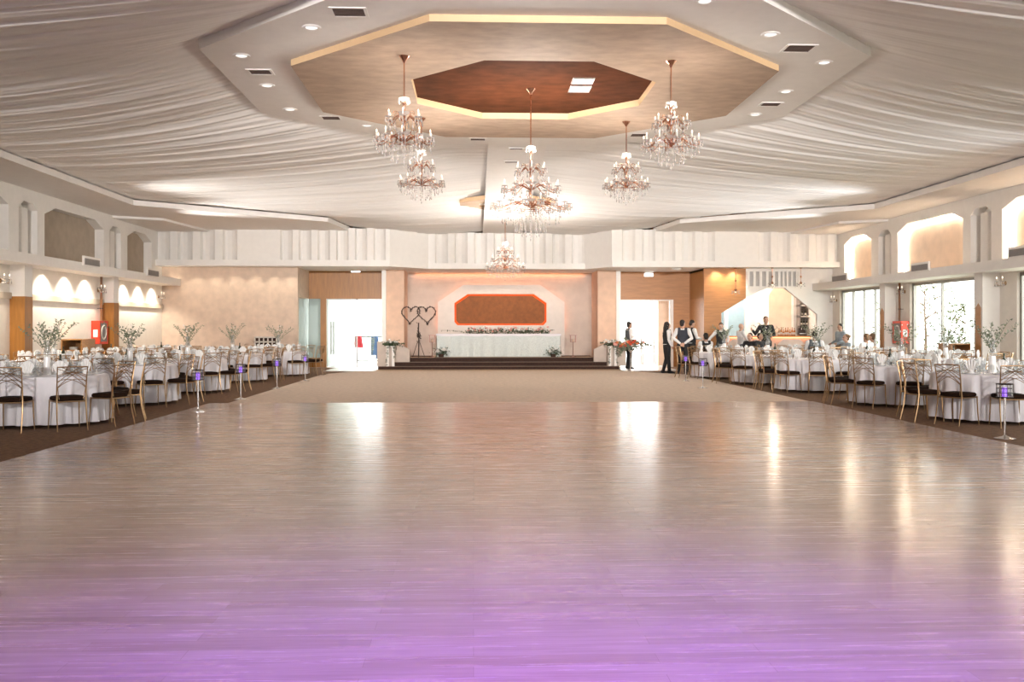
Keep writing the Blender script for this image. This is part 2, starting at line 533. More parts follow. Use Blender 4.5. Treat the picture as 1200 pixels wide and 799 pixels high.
# settings wholly hidden behind nearer things are left out
SKIP = set('''
plain water glass at the back setting, nearest left inner table
gold chair with dark seat, left rear side of nearest left inner table
gold chair with dark seat, left front side of nearest left inner table
white plate at the left front side setting, nearest left inner table
standing folded napkin at the left front side setting, nearest left inner table
gold chair with dark seat, front left of nearest left inner table
wine glass at the front right setting, second left inner table
plain water glass at the back left setting, second left inner table
gold chair with dark seat, left front side of second left inner table
wine glass at the front right setting, third left inner table
wine glass at the right rear side setting, third left inner table
wine glass at the back setting, third left inner table
small candle glass near the middle of the fourth left inner table
wine glass at the front right setting, fourth left inner table
wine glass at the back right setting, fourth left inner table
wine glass at the back setting, fourth left inner table
wine glass at the left rear side setting, fourth left inner table
gold chair with dark seat, left front side of fourth left inner table
wine glass at the left front side setting, fourth left inner table
small candle glass near the middle of the farthest left inner table
wine glass at the front right setting, farthest left inner table
wine glass at the back setting, farthest left inner table
gold chair with dark seat, left rear side of farthest left inner table
wine glass at the left rear side setting, farthest left inner table
wine glass at the left front side setting, farthest left inner table
dark bottle with white label beside the centre of the nearest left wall table
small candle glass near the middle of the nearest left wall table
gold chair with dark seat, front of nearest left wall table
standing folded napkin at the front setting, nearest left wall table
wine glass at the front setting, nearest left wall table
standing folded napkin at the front right setting, nearest left wall table
wine glass at the front right setting, nearest left wall table
wine glass at the right front side setting, nearest left wall table
wine glass at the right rear side setting, nearest left wall table
standing folded napkin at the back right setting, nearest left wall table
wine glass at the back right setting, nearest left wall table
gold chair with dark seat, back of nearest left wall table
standing folded napkin at the back setting, nearest left wall table
wine glass at the back setting, nearest left wall table
gold chair with dark seat, back left of nearest left wall table
standing folded napkin at the back left setting, nearest left wall table
wine glass at the back left setting, nearest left wall table
gold chair with dark seat, left rear side of nearest left wall table
standing folded napkin at the left rear side setting, nearest left wall table
wine glass at the left rear side setting, nearest left wall table
gold chair with dark seat, left front side of nearest left wall table
standing folded napkin at the left front side setting, nearest left wall table
wine glass at the left front side setting, nearest left wall table
gold chair with dark seat, front left of nearest left wall table
standing folded napkin at the front left setting, nearest left wall table
wine glass at the front left setting, nearest left wall table
wine glass at the front right setting, second left wall table
wine glass at the back setting, second left wall table
gold chair with dark seat, left rear side of second left wall table
wine glass at the left rear side setting, second left wall table
gold chair with dark seat, left front side of second left wall table
wine glass at the left front side setting, second left wall table
small candle glass near the middle of the third left wall table
wine glass at the front right setting, third left wall table
wine glass at the right rear side setting, third left wall table
wine glass at the back setting, third left wall table
gold chair with dark seat, left front side of third left wall table
wine glass at the left front side setting, third left wall table
small candle glass near the middle of the farthest left wall table
wine glass at the front right setting, farthest left wall table
gold chair with dark seat, right front side of farthest left wall table
wine glass at the left front side setting, farthest left wall table
gold chair with dark seat, front right of nearest right inner table
standing folded napkin at the front right setting, nearest right inner table
gold chair with dark seat, right front side of nearest right inner table
white plate at the right front side setting, nearest right inner table
standing folded napkin at the right front side setting, nearest right inner table
wine glass at the right front side setting, nearest right inner table
gold chair with dark seat, right rear side of nearest right inner table
standing folded napkin at the right rear side setting, nearest right inner table
plain water glass at the back right setting, nearest right inner table
plain water glass at the front setting, second right inner table
wine glass at the back setting, second right inner table
plain water glass at the back left setting, second right inner table
wine glass at the right rear side setting, third right inner table
wine glass at the back left setting, third right inner table
wine glass at the front right setting, fourth right inner table
wine glass at the right rear side setting, fourth right inner table
wine glass at the back right setting, fourth right inner table
standing folded napkin at the left rear side setting, fourth right inner table
wine glass at the front right setting, farthest right inner table
standing folded napkin at the right rear side setting, farthest right inner table
wine glass at the right rear side setting, farthest right inner table
wine glass at the left front side setting, farthest right inner table
dark bottle with white label beside the centre of the nearest window side table
small candle glass near the middle of the nearest window side table
gold chair with dark seat, front of nearest window side table
standing folded napkin at the front setting, nearest window side table
wine glass at the front setting, nearest window side table
gold chair with dark seat, front right of nearest window side table
standing folded napkin at the front right setting, nearest window side table
wine glass at the front right setting, nearest window side table
gold chair with dark seat, right front side of nearest window side table
standing folded napkin at the right front side setting, nearest window side table
wine glass at the right front side setting, nearest window side table
gold chair with dark seat, right rear side of nearest window side table
standing folded napkin at the right rear side setting, nearest window side table
wine glass at the right rear side setting, nearest window side table
gold chair with dark seat, back right of nearest window side table
standing folded napkin at the back right setting, nearest window side table
wine glass at the back right setting, nearest window side table
gold chair with dark seat, back of nearest window side table
standing folded napkin at the back setting, nearest window side table
wine glass at the back setting, nearest window side table
standing folded napkin at the back left setting, nearest window side table
wine glass at the back left setting, nearest window side table
standing folded napkin at the left rear side setting, nearest window side table
wine glass at the left rear side setting, nearest window side table
standing folded napkin at the left front side setting, nearest window side table
wine glass at the left front side setting, nearest window side table
gold chair with dark seat, front left of nearest window side table
standing folded napkin at the front left setting, nearest window side table
wine glass at the front left setting, nearest window side table
small candle glass near the middle of the second window side table
wine glass at the right front side setting, second window side table
small candle glass near the middle of the third window side table
wine glass at the back right setting, third window side table
wine glass at the back setting, third window side table
dark bottle with white label beside the centre of the farthest window side table
small candle glass near the middle of the farthest window side table
standing folded napkin at the front setting, farthest window side table
wine glass at the front setting, farthest window side table
wine glass at the right rear side setting, farthest window side table
wine glass at the back right setting, farthest window side table
standing folded napkin at the back setting, farthest window side table
wine glass at the back setting, farthest window side table
wine glass at the back left setting, farthest window side table
wine glass at the front left setting, farthest window side table
'''.strip().split('\n'))
# ------------------------------------------------------------------ the room shell
XL, XR, X0 = -11.05, 13.1, 1.03
YF, YFC, YW, YD, YS = 33.8, 35.2, 34.4, 36.7, 37.6
ZS = 4.94
YB = -9.0
LXL, LZL = -10.39, (3.0, 3.24)
LXR, LZR = 12.35, (2.87, 3.11)


def sbox(name, mt, x0, y0, z0, x1, y1, z1, parent=None):
    o = MB().box(min(x0, x1), min(y0, y1), z0, max(x0, x1), max(y0, y1), z1).build(name, mt, parent)
    return struct(o) if parent is None else o


# floors
sbox('floor', M['carpet'], XL - 0.5, YB, -0.2, XR + 0.5, 45.0, 0.0)
DF0, DF1, DFY = -5.2, 6.85, 19.06
sbox('floor.001', M['planks'], DF0, YB, 0.0, DF1, DFY, 0.012)
mb = MB()
c0, c1 = XY(272, DFY + 0.1), 6.4
mb.add([(-4.75, DFY, 0.006), (6.75, DFY, 0.006), (6.75, 30.5, 0.006), (5.2, 33.4, 0.006), (-4.0, 33.4, 0.006), (-4.75, 31.5, 0.006)], [(0, 1, 2, 3, 4, 5)])
struct(mb.build('floor.002', M['carpet2']))
sbox('floor.003', M['carpet3'], XY(440, 33.9), 33.4, 0.0, XY(728, 33.9), 34.6, 0.008)
sbox('floor.004', M['tile'], XY(378, 33.2), 33.4, 0.0, XY(440, 33.2), YD, 0.007)
sbox('floor.005', M['tile'], XY(728, 33.2), 33.4, 0.0, XY(800, 33.2), YD, 0.007)
mb = MB()
for (xa, xb) in ((6.62, 6.80), (-4.85, -4.70)):
    mb.box(xa, DFY, 0.0, xb, 30.5, 0.009)
struct(mb.build('trim_1', M['carpet2']))
sbox('floor.006', M['tile'], -20, YD, -0.2, 22, 60, 0.004)
sbox('floor.007', M['lawn'], XR + 0.45, -20, -0.25, 60, 60, -0.04)
# roof slab and outside back walls, so only doors, windows and the added rear opening let the day in
sbox('ceiling', M['white2'], XL - 0.5, YB, 6.15, XR + 0.5, 40.4, 6.35)


# side walls with octagon-topped niches
def niche_wall(side, X, ztop, zb, ranges, slits):
    """upper wall: real recesses with chamfered tops, made of prisms 0.3 deep"""
    mb = MB()
    out = -1 if side < 0 else 1
    dx = 0.30 * out
    spans = sorted([(a, b, 'n') for a, b in ranges] + [(a, b, 's') for a, b in slits])
    y = YB
    for a, b, k in spans:
        mb.extrude([(X, y, zb), (X, a, zb), (X, a, ztop), (X, y, ztop)], (dx, 0, 0))
        zt = 4.66 if k == 'n' else 4.62
        ch_y = 0.65 if k == 'n' else 0.26
        ch_z = 0.22 if k == 'n' else 0.16
        mb.extrude([(X, a, zt - ch_z), (X, a + ch_y, zt), (X, b - ch_y, zt), (X, b, zt - ch_z), (X, b, ztop), (X, a, ztop)], (dx, 0, 0))
        y = b
    mb.extrude([(X, y, zb), (X, YW, zb), (X, YW, ztop), (X, y, ztop)], (dx, 0, 0))
    # back closing sheet, half-octagon pilasters inside the slits
    mb.box(X + dx, YB, zb, X + dx + 0.2 * out, 40.4, ztop)
    for a, b in slits:
        m_ = (a + b) / 2
        w = (b - a) / 2
        mb.extrude([(X + dx, m_ - w * 0.72, zb), (X + dx * 0.3, m_ - w * 0.34, zb), (X + dx * 0.3, m_ + w * 0.34, zb), (X + dx, m_ + w * 0.72, zb)], (0, 0, 4.48 - zb))
    return mb


NICHES = [(31.0, 33.3), (25.1, 29.05), (19.35, 23.2), (13.5, 17.4), (7.7, 11.6), (1.9, 5.8)]
SLITS = [(29.5, 30.45), (23.7, 24.7), (17.95, 18.9), (12.1, 13.0), (6.3, 7.2)]
struct(niche_wall(-1, XL, 6.2, LZL[1] - 0.2, NICHES, SLITS).build('wall_left', M['white']))
struct(niche_wall(1, XR, 6.2, LZR[1] - 0.2, NICHES, SLITS).build('wall_right', M['white']))
for i, (a, b) in enumerate(NICHES):
    sbox('trim_2', M['beige_panel'], XL - 0.298, a, LZL[1] - 0.1, XL - 0.27, b, 4.70)
    sbox('trim_3', M['peach_panel'], XR + 0.27, a, LZR[1] - 0.1, XR + 0.298, b, 4.70)
    # led strip round the lit right-hand niches, behind the front lip
    st = MB()
    x = XR + 0.20
    r = 0.012
    for p, q in (((a + 0.03, 3.14), (a + 0.03, 4.42)), ((a + 0.03, 4.42), (a + 0.66, 4.635)), ((a + 0.66, 4.635), (b - 0.66, 4.635)), ((b - 0.66, 4.635), (b - 0.03, 4.42)), ((b - 0.03, 4.42), (b - 0.03, 3.14))):
        st.tube([(x, p[0], p[1]), (x, q[0], q[1])], r, 6)
    o = st.build('led_strip', M['led_warm'])
    tag(o, ['glowing cove light around the lit niche nearest the bar corner', 'glowing cove light around the second lit niche on the window wall', 'glowing cove light around the lit niche at the right edge'][i] if i < 3 else 'glowing cove light around a lit niche beyond the frame', 'lamp')
    if i > 2:
        bpy.data.objects.remove(o)

# lower left wall, columns, beige band
sbox('wall_left.001', M['cream'], XL - 0.3, YB, 0.0, XL, YW, LZL[1] - 0.1)
COLY = [34.75, 29.1, 23.45, 17.8, 12.15, 6.5]
for y in COLY[1:]:
    rt = thing('column', 'white and oak column', 'column', (0, y, 0))
    struct(rt, None)
    del rt['label'], rt['category']
    MB().box(XL - 0.02, -0.2, 2.25, -10.7, 0.2, LZL[0]).build('upper_shaft', M['white'], rt)
    MB().box(XL - 0.02, -0.205, 0.0, -10.695, 0.205, 2.25).build('oak_cladding', M['oak'], rt)
mb = MB()
for a, b in zip(COLY[1:], COLY[:-1]):
    mb.box(XL, a + 0.2, 2.19, XL + 0.05, min(b - 0.2, YW), 2.34)
struct(mb.build('trim_4', M['band']))
# ledges along both walls
sbox('trim_5', M['white'], XL, YB, LZL[0], LXL, YW - 0.02, LZL[1])
sbox('trim_6', M['white'], XR, YB, LZR[0], LXR, YW - 0.02, LZR[1])

# lower right wall: piers between the windows
WIN = [(30.1, 33.7), (24.4, 28.2), (18.7, 22.55), (13.0, 16.85), (7.3, 11.15), (1.6, 5.45)]
mb = MB()
y = YW
for a, b in WIN:
    mb.box(XR, b, 0, XR + 0.3, y, LZR[1] - 0.1)
    mb.box(XR, a, 2.84, XR + 0.3, b, LZR[1] - 0.1)
    mb.box(XR, a, 0, XR + 0.3, b, 0.06)
    y = a
mb.box(XR, YB, 0, XR + 0.3, y, LZR[1] - 0.1)
struct(mb.build('wall_right.001', M['cream']))
for y in COLY[1:]:
    rt = bpy.data.objects.new('column', None)
    C.objects.link(rt)
    rt.location = (0, y + 0.05, 0)
    struct(rt)
    MB().box(12.66, -0.2, 0.0, XR + 0.02, 0.2, LZR[0]).build('upper_shaft', M['white'], rt)
    MB().extrude([(12.655, -0.13, 0.02), (12.655, 0.13, 0.02), (12.655, 0.13, 2.0), (12.655, 0.0, 2.12), (12.655, -0.13, 2.0)], (0.02, 0, 0)).build('oak_inlay', M['oak2'], rt)
MULL = [[0.0, 0.27, 0.52, 0.77, 1.0], [0.0, 0.47, 1.0], [0.0, 0.5, 1.0], [0.0, 0.5, 1.0], [0.0, 0.5, 1.0], [0.0, 0.5, 1.0]]
for i, (a, b) in enumerate(WIN):
    rt = bpy.data.objects.new('window_%d' % (i + 1), None)
    C.objects.link(rt)
    rt.location = (XR + 0.1, b, 0)
    struct(rt)
    f = MB()
    L_ = b - a
    f.box(-0.03, -L_, 2.76, 0.05, 0, 2.84).box(-0.03, -L_, 0.06, 0.05, 0, 0.16)
    for q in MULL[i]:
        w = 0.09 if q in (0.0, 1.0) else 0.05
        yc = min(max(-L_ * q, -L_ + w / 2), -w / 2)
        f.box(-0.03, yc - w / 2, 0.16, 0.05, yc + w / 2, 2.76)
    f.build('window_frame', M['alu'], rt)
    MB().box(0.0, -L_ + 0.02, 0.1, 0.012, -0.02, 2.8).build('pane', M['pane'], rt)

# back: textured wall left, return, glass, oak
xa = XY(349, YW)
sbox('wall_back', M['texwall'], XL - 0.3, YW, 0.0, xa, YW + 0.2, 5.6)
sbox('wall_back.001', M['texwall'], xa - 0.2, YW + 0.2, 2.62, xa, YD, 5.6)
sbox('window_7', M['greenpane'], xa - 0.03, YW + 0.2, 0.02, xa - 0.01, YD, 2.62)
xb, xc, xd = XY(361.5, YD), XY(452, YD), XY(375.5, YD)
xe = XY(382.5, YD)
sbox('wall_back.002', M['oak'], xb - 0.3, YD, 2.62, xc, YD + 0.2, 5.6)
rt = bpy.data.objects.new('door_1', None)
C.objects.link(rt)
rt.location = (xd, YD, 0)
struct(rt)
MB().box(0, 0, 0, xe - xd, 0.16, 2.62).build('post', M['oak'], rt)
MB().box(xb - xd, 0.02, 0, 0, 0.12, 0.36).build('bottom_rail', M['oak'], rt)
MB().box(xb - xd, 0.06, 0.36, 0, 0.075, 2.62).build('sidelight_pane', M['greenpane'], rt)
xm = XY(418, YD)
MB().box(xe - xd, 0.06, 0.02, xm - xd - 0.02, 0.075, 2.6).build('glass_leaf', M['greenpane'], rt)
MB().box(xm - xd + 0.02, 0.06, 0.02, XY(448, YD) - xd, 0.075, 2.6).build('glass_leaf', M['pane'], rt)
MB().box(xm - xd - 0.02, 0.04, 0.0, xm - xd + 0.02, 0.10, 2.62).box(xe - xd, 0.04, 2.58, XY(448, YD) - xd, 0.10, 2.62).build('door_frame', M['alu'], rt)
hb = MB()
for px in (388.0, 391.0):
    hx = XY(px, YD) - xd
    hb.tube([(hx, 0.0, 0.50), (hx, 0.0, 1.74)], 0.018, 8)
for z in (0.65, 1.55):
    hx = XY(389.5, YD) - xd
    hb.box(hx - 0.06, -0.01, z - 0.01, hx + 0.06, 0.06, z + 0.01)
hb.build('handle', M['ventgrey'], rt, smooth=True)

# right: oak header, return and gable-cut oak panel
xf, xg = XY(722, YD), XY(812.5, YD)
sbox('wall_back.003', M['oak2'], xf, YD, 2.60, xg, YD + 0.2, 5.6)
sbox('wall_back.004', M['oak2'], XY(789, YD), YD, 0, xg, YD + 0.2, 2.60)
xh = XY(825, YW)
sbox('wall_back.005', M['oak'], xh, YW + 0.15, 2.60, xh + 0.2, YD, 5.6)  # darker veneer stands for the shade on the upper return
sbox('wall_back.006', M['oak2'], xh, YW + 0.15, 0.0, xh + 0.2, YD, 2.60)
rt = bpy.data.objects.new('door_2', None)
C.objects.link(rt)
rt.location = (XY(727, YD), YD, 0)
struct(rt)
x_ = lambda px: XY(px, YD) - XY(727, YD)
MB().box(x_(785), -0.03, 0, x_(789), 0.2, 2.60).box(x_(727), -0.03, 2.56, x_(785), 0.1, 2.60).build('door_frame', M['white'], rt)
MB().box(x_(740), 0.04, 0, x_(741.2), 0.1, 2.56).build('mullion', M['alu'], rt)
MB().box(x_(727), 0.06, 0.02, x_(740), 0.075, 2.56).build('glass_leaf', M['pane'], rt)


def wall_poly(name, mt, pts, Y=YW, th=0.15):
    P = [at_Y(px, py, Y) if py is not None else None for px, py in pts]
    return struct(MB().extrude([(p.x, Y, max(0, p.z)) for p in P], (0, th, 0)).build(name, mt))


FLOORPY = HORIZON + FPX * HCAM / (YW * 1.0) + 3
wall_poly('wall_back.007', M['oak2'], [(825, FLOORPY), (825, 250), (874, 250), (874, 349.4), (845, 367), (845, FLOORPY)])
wall_poly('wall_back.008', M['white'], [(874, 250), (986, 250), (986, FLOORPY), (957.5, FLOORPY), (957.5, 368), (920, 337.5), (897, 337.5), (874, 349.4)])
# bar recess behind the gable opening
YBAR = 39.4
xbl, xbr = XY(825, YW) + 0.2, XR + 0.3
sbox('wall_bar', M['white'], xbl, YBAR, 0, xbr + 0.5, YBAR + 0.2, 4.5)
sbox('wall_bar.001', M['white'], xbl - 0.2, YD + 0.2, 0, xbl, YBAR, 4.5)
sbox('wall_bar.002', M['white'], xbr + 0.3, YW + 0.15, 0, xbr + 0.5, YBAR, 4.5)
sbox('ceiling.001', M['white2'], xbl - 0.2, YW + 0.15, 3.6, xbr + 0.5, YBAR + 0.2, 3.7)
# slatted grille in the white wall
g = MB()
p0, p1 = at_Y(875, 318, YW), at_Y(935, 335.5, YW)
g.box(p0.x, YW - 0.012, p1.z, p1.x, YW - 0.002, p0.z, 1)
for px in [875, 882, 889.5, 897, 904.5, 911, 916.5, 921, 926.5, 932]:
    a = XY(px, YW)
    g.box(a, YW - 0.08, p1.z, a + (0.09 if px < 912 else 0.06), YW - 0.012, p0.z, 0)
g.box(p0.x, YW - 0.08, p1.z - 0.05, p1.x, YW - 0.002, p1.z, 0)
struct(g.build('trim_7', [M['white'], M['slatgrey']]))
# lit niche and pillars on the bar's back wall
pa, pb = XY(901, YBAR), XY(930, YBAR)
z1 = at_Y(910, 336, YBAR).z
n_ = MB()
n_.extrude([(pa, YBAR - 0.015, 0), (pb, YBAR - 0.015, 0), (pb, YBAR - 0.015, z1 - 0.5), (pb - 0.35, YBAR - 0.015, z1), (pa + 0.25, YBAR - 0.015, z1), (pa, YBAR - 0.015, z1 - 0.35)], (0, 0.012, 0))
struct(n_.build('trim_8', M['peach_panel']))
for px0, px1 in ((873.5, 879), (897.5, 901), (930, 936)):
    sbox('trim_9', M['white'], XY(px0, YBAR - 0.3), YBAR - 0.3, 0, XY(px1, YBAR - 0.3), YBAR, 3.6)
sbox('window_8', M['slate'], XY(846, YBAR - 0.1), YBAR - 0.1, 0.3, XY(873, YBAR - 0.1), YBAR - 0.05, 3.2)
sbox('trim_10', M['white'], XY(849, YBAR - 0.2), YBAR - 0.2, 0.3, XY(853, YBAR - 0.2), YBAR - 0.1, 3.3)

# stage wings, back wall
YWG = 35.75
for nm, p0, p1, q0, q1 in (('wall_stage', 452, 473.5, 447.5, 452.5), ('wall_stage.001', 700.5, 722.5, 722, 727)):
    sbox(nm, M['peach_tint'], XY(p0, YWG), YWG, 0, XY(p1, YWG), YS, 5.6)
    sbox('trim_11', M['white'], XY(q0, YWG), YWG - 0.06, 0, XY(q1, YWG), YD + 0.3, 3.7)
sbox('wall_stage.002', M['stagewall'], XY(470, YWG), YS, 0, XY(724, YWG), YS + 0.2, 5.6)

# fluted frieze on the back wall
ZF0, ZF1, ZLIP = 3.88, 5.02, 3.67
frz = MB()


def wpt(px, Y):
    return Vector((XY(px, Y), Y, 0))


def plane_quad(a, b):
    frz.add([(a.x, a.y, ZF0 - 0.02), (b.x, b.y, ZF0 - 0.02), (b.x, b.y, ZF1), (a.x, a.y, ZF1)], [(0, 1, 2, 3)])


def flutes(a, b, n):
    d = (b - a) / n
    nrm = Vector((-d.y, d.x, 0)).normalized()
    prof = [(0.0, 0.0), (0.34, 0.0), (0.40, 0.16), (0.50, 0.20), (0.70, 0.185), (0.88, 0.11), (0.97, 0.03), (1.0, 0.0)]
    for i in range(n):
        pts = [a + d * (i + u) + nrm * w for u, w in prof]
        for p, q in zip(pts, pts[1:]):
            plane_quad(p, q)


XLc, XRc = XL + 0.001, XR - 0.001
A = [wpt(184, YF), wpt(278, YF), wpt(321, YF), wpt(452, YF), wpt(457, YF), wpt(502, YFC), wpt(685, YFC), wpt(717, YF), wpt(721, YF), wpt(838, YF), wpt(881, YF), wpt(985, YF)]
A[0].x, A[-1].x = XL - 0.3, XR + 0.3
flutes(A[0], A[1], 4)
plane_quad(A[1], A[2])
flutes(A[2], A[3], 6)
plane_quad(A[3], A[4])
plane_quad(A[4], A[5])
flutes(A[5], A[6], 8)
plane_quad(A[6], A[7])
plane_quad(A[7], A[8])
flutes(A[8], A[9], 5)
plane_quad(A[9], A[10])
flutes(A[10], A[11], 5)
struct(frz.build('trim_12', M['white'], smooth=True))
lip = [A[0], A[4], A[5], A[6], A[7], A[-1]]
front = [(p.x, p.y - 0.10) for p in lip]
poly = [(x, y, ZLIP) for x, y in front] + [(XR + 0.3, YS, ZLIP), (XL - 0.3, YS, ZLIP)]
struct(MB().extrude(poly, (0, 0, ZF0 - ZLIP)).build('trim_13', M['white']))
# closed roof space behind the frieze
sbox('wall_bar.003', M['white'], xbl - 0.4, YBAR + 0.2, 3.0, XR + 0.6, YBAR + 0.4, 6.2)
sbox('wall_back.009', M['white'], XL - 0.5, YS + 0.2, 2.9, xbl - 0.2, YS + 0.4, 6.2)

# ------------------------------------------------------------------ ceiling: soffit border, octagons, drapes
def soffit(sgn, name):
    xw = XL - 0.2 if sgn < 0 else XR + 0.2
    X = lambda h: X0 + sgn * h
    poly = [(xw, YB), (X(10.56), YB), (X(10.56), 27.2), (X(5.75), 31.2), (X(5.42), YF + 0.3), (xw, YF + 0.3)]
    o = MB().extrude([(x, y, ZS) for x, y in poly], (0, 0, 0.15)).build(name, M['white2'])
    struct(o)
    # the lower triangular slab in the corner
    cp = [(X(10.3), YF + 0.1), (X(10.75), 30.4), (xw, 29.6), (xw, YF + 0.1)]
    o = MB().extrude([(x, y, ZS - 0.07) for x, y in cp], (0, 0, 0.1)).build(name + '.001', M['white2'])
    struct(o)


soffit(-1, 'trim_14')
soffit(1, 'trim_15')
OC = (X0, 17.05)
T8 = math.tan(PI / 8)


def octa(a, z, cx=OC[0], cy=OC[1]):
    h = a * T8
    return [Vector((cx + x, cy + y, z)) for x, y in ((-h, -a), (h, -a), (a, -h), (a, h), (h, a), (-h, a), (-a, h), (-a, -h))]


def ring(ao, ai, z0, z1, cx=OC[0], cy=OC[1], mats=(0, 1, 1)):
    """octagonal slab with an octagonal hole; material slots: faces, outer edge, inner edge"""
    mb = MB()
    o0, o1, i0, i1 = octa(ao, z0, cx, cy), octa(ao, z1, cx, cy), octa(ai, z0, cx, cy), octa(ai, z1, cx, cy)
    for k in range(8):
        j = (k + 1) % 8
        mb.add([o0[k], o0[j], i0[j], i0[k]], [(0, 1, 2, 3)], mats[0])
        mb.add([o1[k], o1[j], i1[j], i1[k]], [(0, 1, 2, 3)], mats[0])
        mb.add([o0[k], o0[j], o1[j], o1[k]], [(0, 1, 2, 3)], mats[1])
        mb.add([i0[k], i0[j], i1[j], i1[k]], [(0, 1, 2, 3)], mats[2])
    return mb


ZW, ZT, ZBR = 5.78, 5.68, 5.80
struct(ring(5.25, 3.6, ZW, ZW + 0.15).build('ceiling.002', [M['white2'], M['white2']]))
struct(ring(3.95, 2.08, ZT, ZW + 0.02).build('ceiling.003', [M['tan'], M['glow_edge']]))
o8 = octa(2.3, ZBR)
struct(MB().extrude(o8, (0, 0, 0.1)).build('ceiling.004', M['brown_ceil']))
# rear small octagon over the stage
RC = (X0, 29.6)
struct(ring(1.45, 0.85, 5.30, 5.42, *RC).build('ceiling.005', [M['tan'], M['glow_edge']]))
struct(MB().extrude(octa(0.95, 5.38, *RC), (0, 0, 0.06)).build('ceiling.006', M['brown_ceil']))


def ridge(y):
    pts = [(-9, 5.9), (22.3, 5.78), (26, 5.66), (29, 5.42), (31, 5.22), (33.8, 5.08), (35, 5.05)]
    for (a, za), (b, zb) in zip(pts, pts[1:]):
        if y <= b:
            return za + (zb - za) * (y - a) / (b - a)
    return pts[-1][1]


def strip_z(y):
    pts = [(22.2, 5.78), (26, 5.60), (28, 5.28), (30.5, 5.10), (33.8, 5.0), (36, 5.0)]
    for (a, za), (b, zb) in zip(pts, pts[1:]):
        if y <= b:
            return za + (zb - za) * (y - a) / (b - a)
    return pts[-1][1]


# centre strip running on from the octagon
mb = MB()
ys = [22.2, 24, 26, 27.5, 29, 30, 31, 32.4, 33.8, 35.4]
for a, b in zip(ys, ys[1:]):
    za, zb = strip_z(a), strip_z(b)
    mb.add([(X0 - 0.69, a, za), (X0 + 0.69, a, za), (X0 + 0.69, b, zb), (X0 - 0.69, b, zb), (X0 - 0.69, a, za + 0.1), (X0 + 0.69, a, za + 0.1), (X0 + 0.69, b, zb + 0.1), (X0 - 0.69, b, zb + 0.1)],
           [(0, 1, 2, 3), (4, 5, 6, 7), (0, 3, 7, 4), (1, 2, 6, 5)])
struct(mb.build('ceiling.007', M['white2']))


def inner_half(y):
    dy = abs(y - OC[1])
    a = 5.25
    h = a * T8
    if dy <= h:
        return a - 0.05
    if dy <= a:
        return h + (a - dy) - 0.05
    return 0.6


def outer_half(y):
    if y <= 27.2:
        return 10.62
    if y <= 31.2:
        return 10.62 + (5.80 - 10.62) * (y - 27.2) / 4.0
    return 5.80 + (5.45 - 5.80) * (y - 31.2) / 2.9


def inner_z(y):
    dy = abs(y - OC[1])
    k = min(1.0, max(0.0, (dy - 5.25) / 4.5))
    return (ZW + 0.13) * (1 - k) + (ridge(y) + 0.03) * k


def crest_half(y):
    dy = abs(y - OC[1])
    return inner_half(y) if dy <= 5.25 else 0.6 + 1.52 * max(0.0, 1 - (dy - 5.25) / 5.0)


def drape(sgn, name):
    rr = random.Random(3 if sgn < 0 else 5)
    mb = MB()
    n = 26
    y, ys_ = 1.0, []
    while y < 35.6:
        ys_.append(y)
        y += 0.034 if y > 10.5 else 0.2
    # pleat height as a sum of a few irregular waves of y, drifting a little across the span
    waves = [(rr.uniform(0, 6.28), lam, amp) for lam, amp in ((0.16, 0.0055), (0.22, 0.006), (0.35, 0.007), (0.62, 0.0075), (1.2, 0.008))]
    for y in ys_:
        hi, ho = inner_half(y), outer_half(y)
        zi, zo = inner_z(y), ZS + 0.15
        for j in range(n + 1):
            t = j / n
            x = X0 + sgn * (ho + (hi - ho) * t)
            tz = min(1.0, (ho - abs(x - X0)) / (ho - crest_half(y)))
            z = zo + (zi - zo) * tz - 0.16 * 4 * tz * (1 - tz) * min(1, (ho - hi) / 5)
            dr = sum(a_ * math.sin(2 * PI * y / l_ + p_ + 1.2 * math.sin(3.1 * t + p_)) for p_, l_, a_ in waves)
            z += dr * (0.45 + 0.55 * min(1, 4 * t * (1 - t) + 0.25)) + 0.03
            mb.v.append((x, y, z))
    w = n + 1
    for i in range(len(ys_) - 1):
        for j in range(n):
            mb.f.append((i * w + j, i * w + j + 1, (i + 1) * w + j + 1, (i + 1) * w + j))
            mb.m.append(0)
    o = mb.build(name, M['drape'], smooth=True)
    return struct(o)


drape(-1, 'ceiling_drape')
drape(1, 'ceiling_drape.001')


# ceiling fittings
def vent_mesh(sx, sy):
    return None


def ceiling_vent(px, py, z, sx, sy, label, grp, rz=0.0):
    p = at_z(px, py, z)
    t = thing('ceiling_vent', label, 'vent', (p.x, p.y, z), rz, grp)
    f = MB()
    for a, b, c_, d in ((-sx / 2 - .04, -sy / 2 - .04, sx / 2 + .04, -sy / 2), (-sx / 2 - .04, sy / 2, sx / 2 + .04, sy / 2 + .04), (-sx / 2 - .04, -sy / 2, -sx / 2, sy / 2), (sx / 2, -sy / 2, sx / 2 + .04, sy / 2)):
        f.box(a, b, -0.012, c_, d, 0.004)
    f.build('frame', M['white2'], t)
    g_ = MB()
    g_.box(-sx / 2, -sy / 2, -0.002, sx / 2, sy / 2, 0.003)
    k = 6
    for i in range(k):
        y = -sy / 2 + sy * (i + 0.5) / k
        g_.cbox((0, y, -0.006), sx, 0.012, 0.008)
    g_.build('grille', M['vent'], t)
    return t


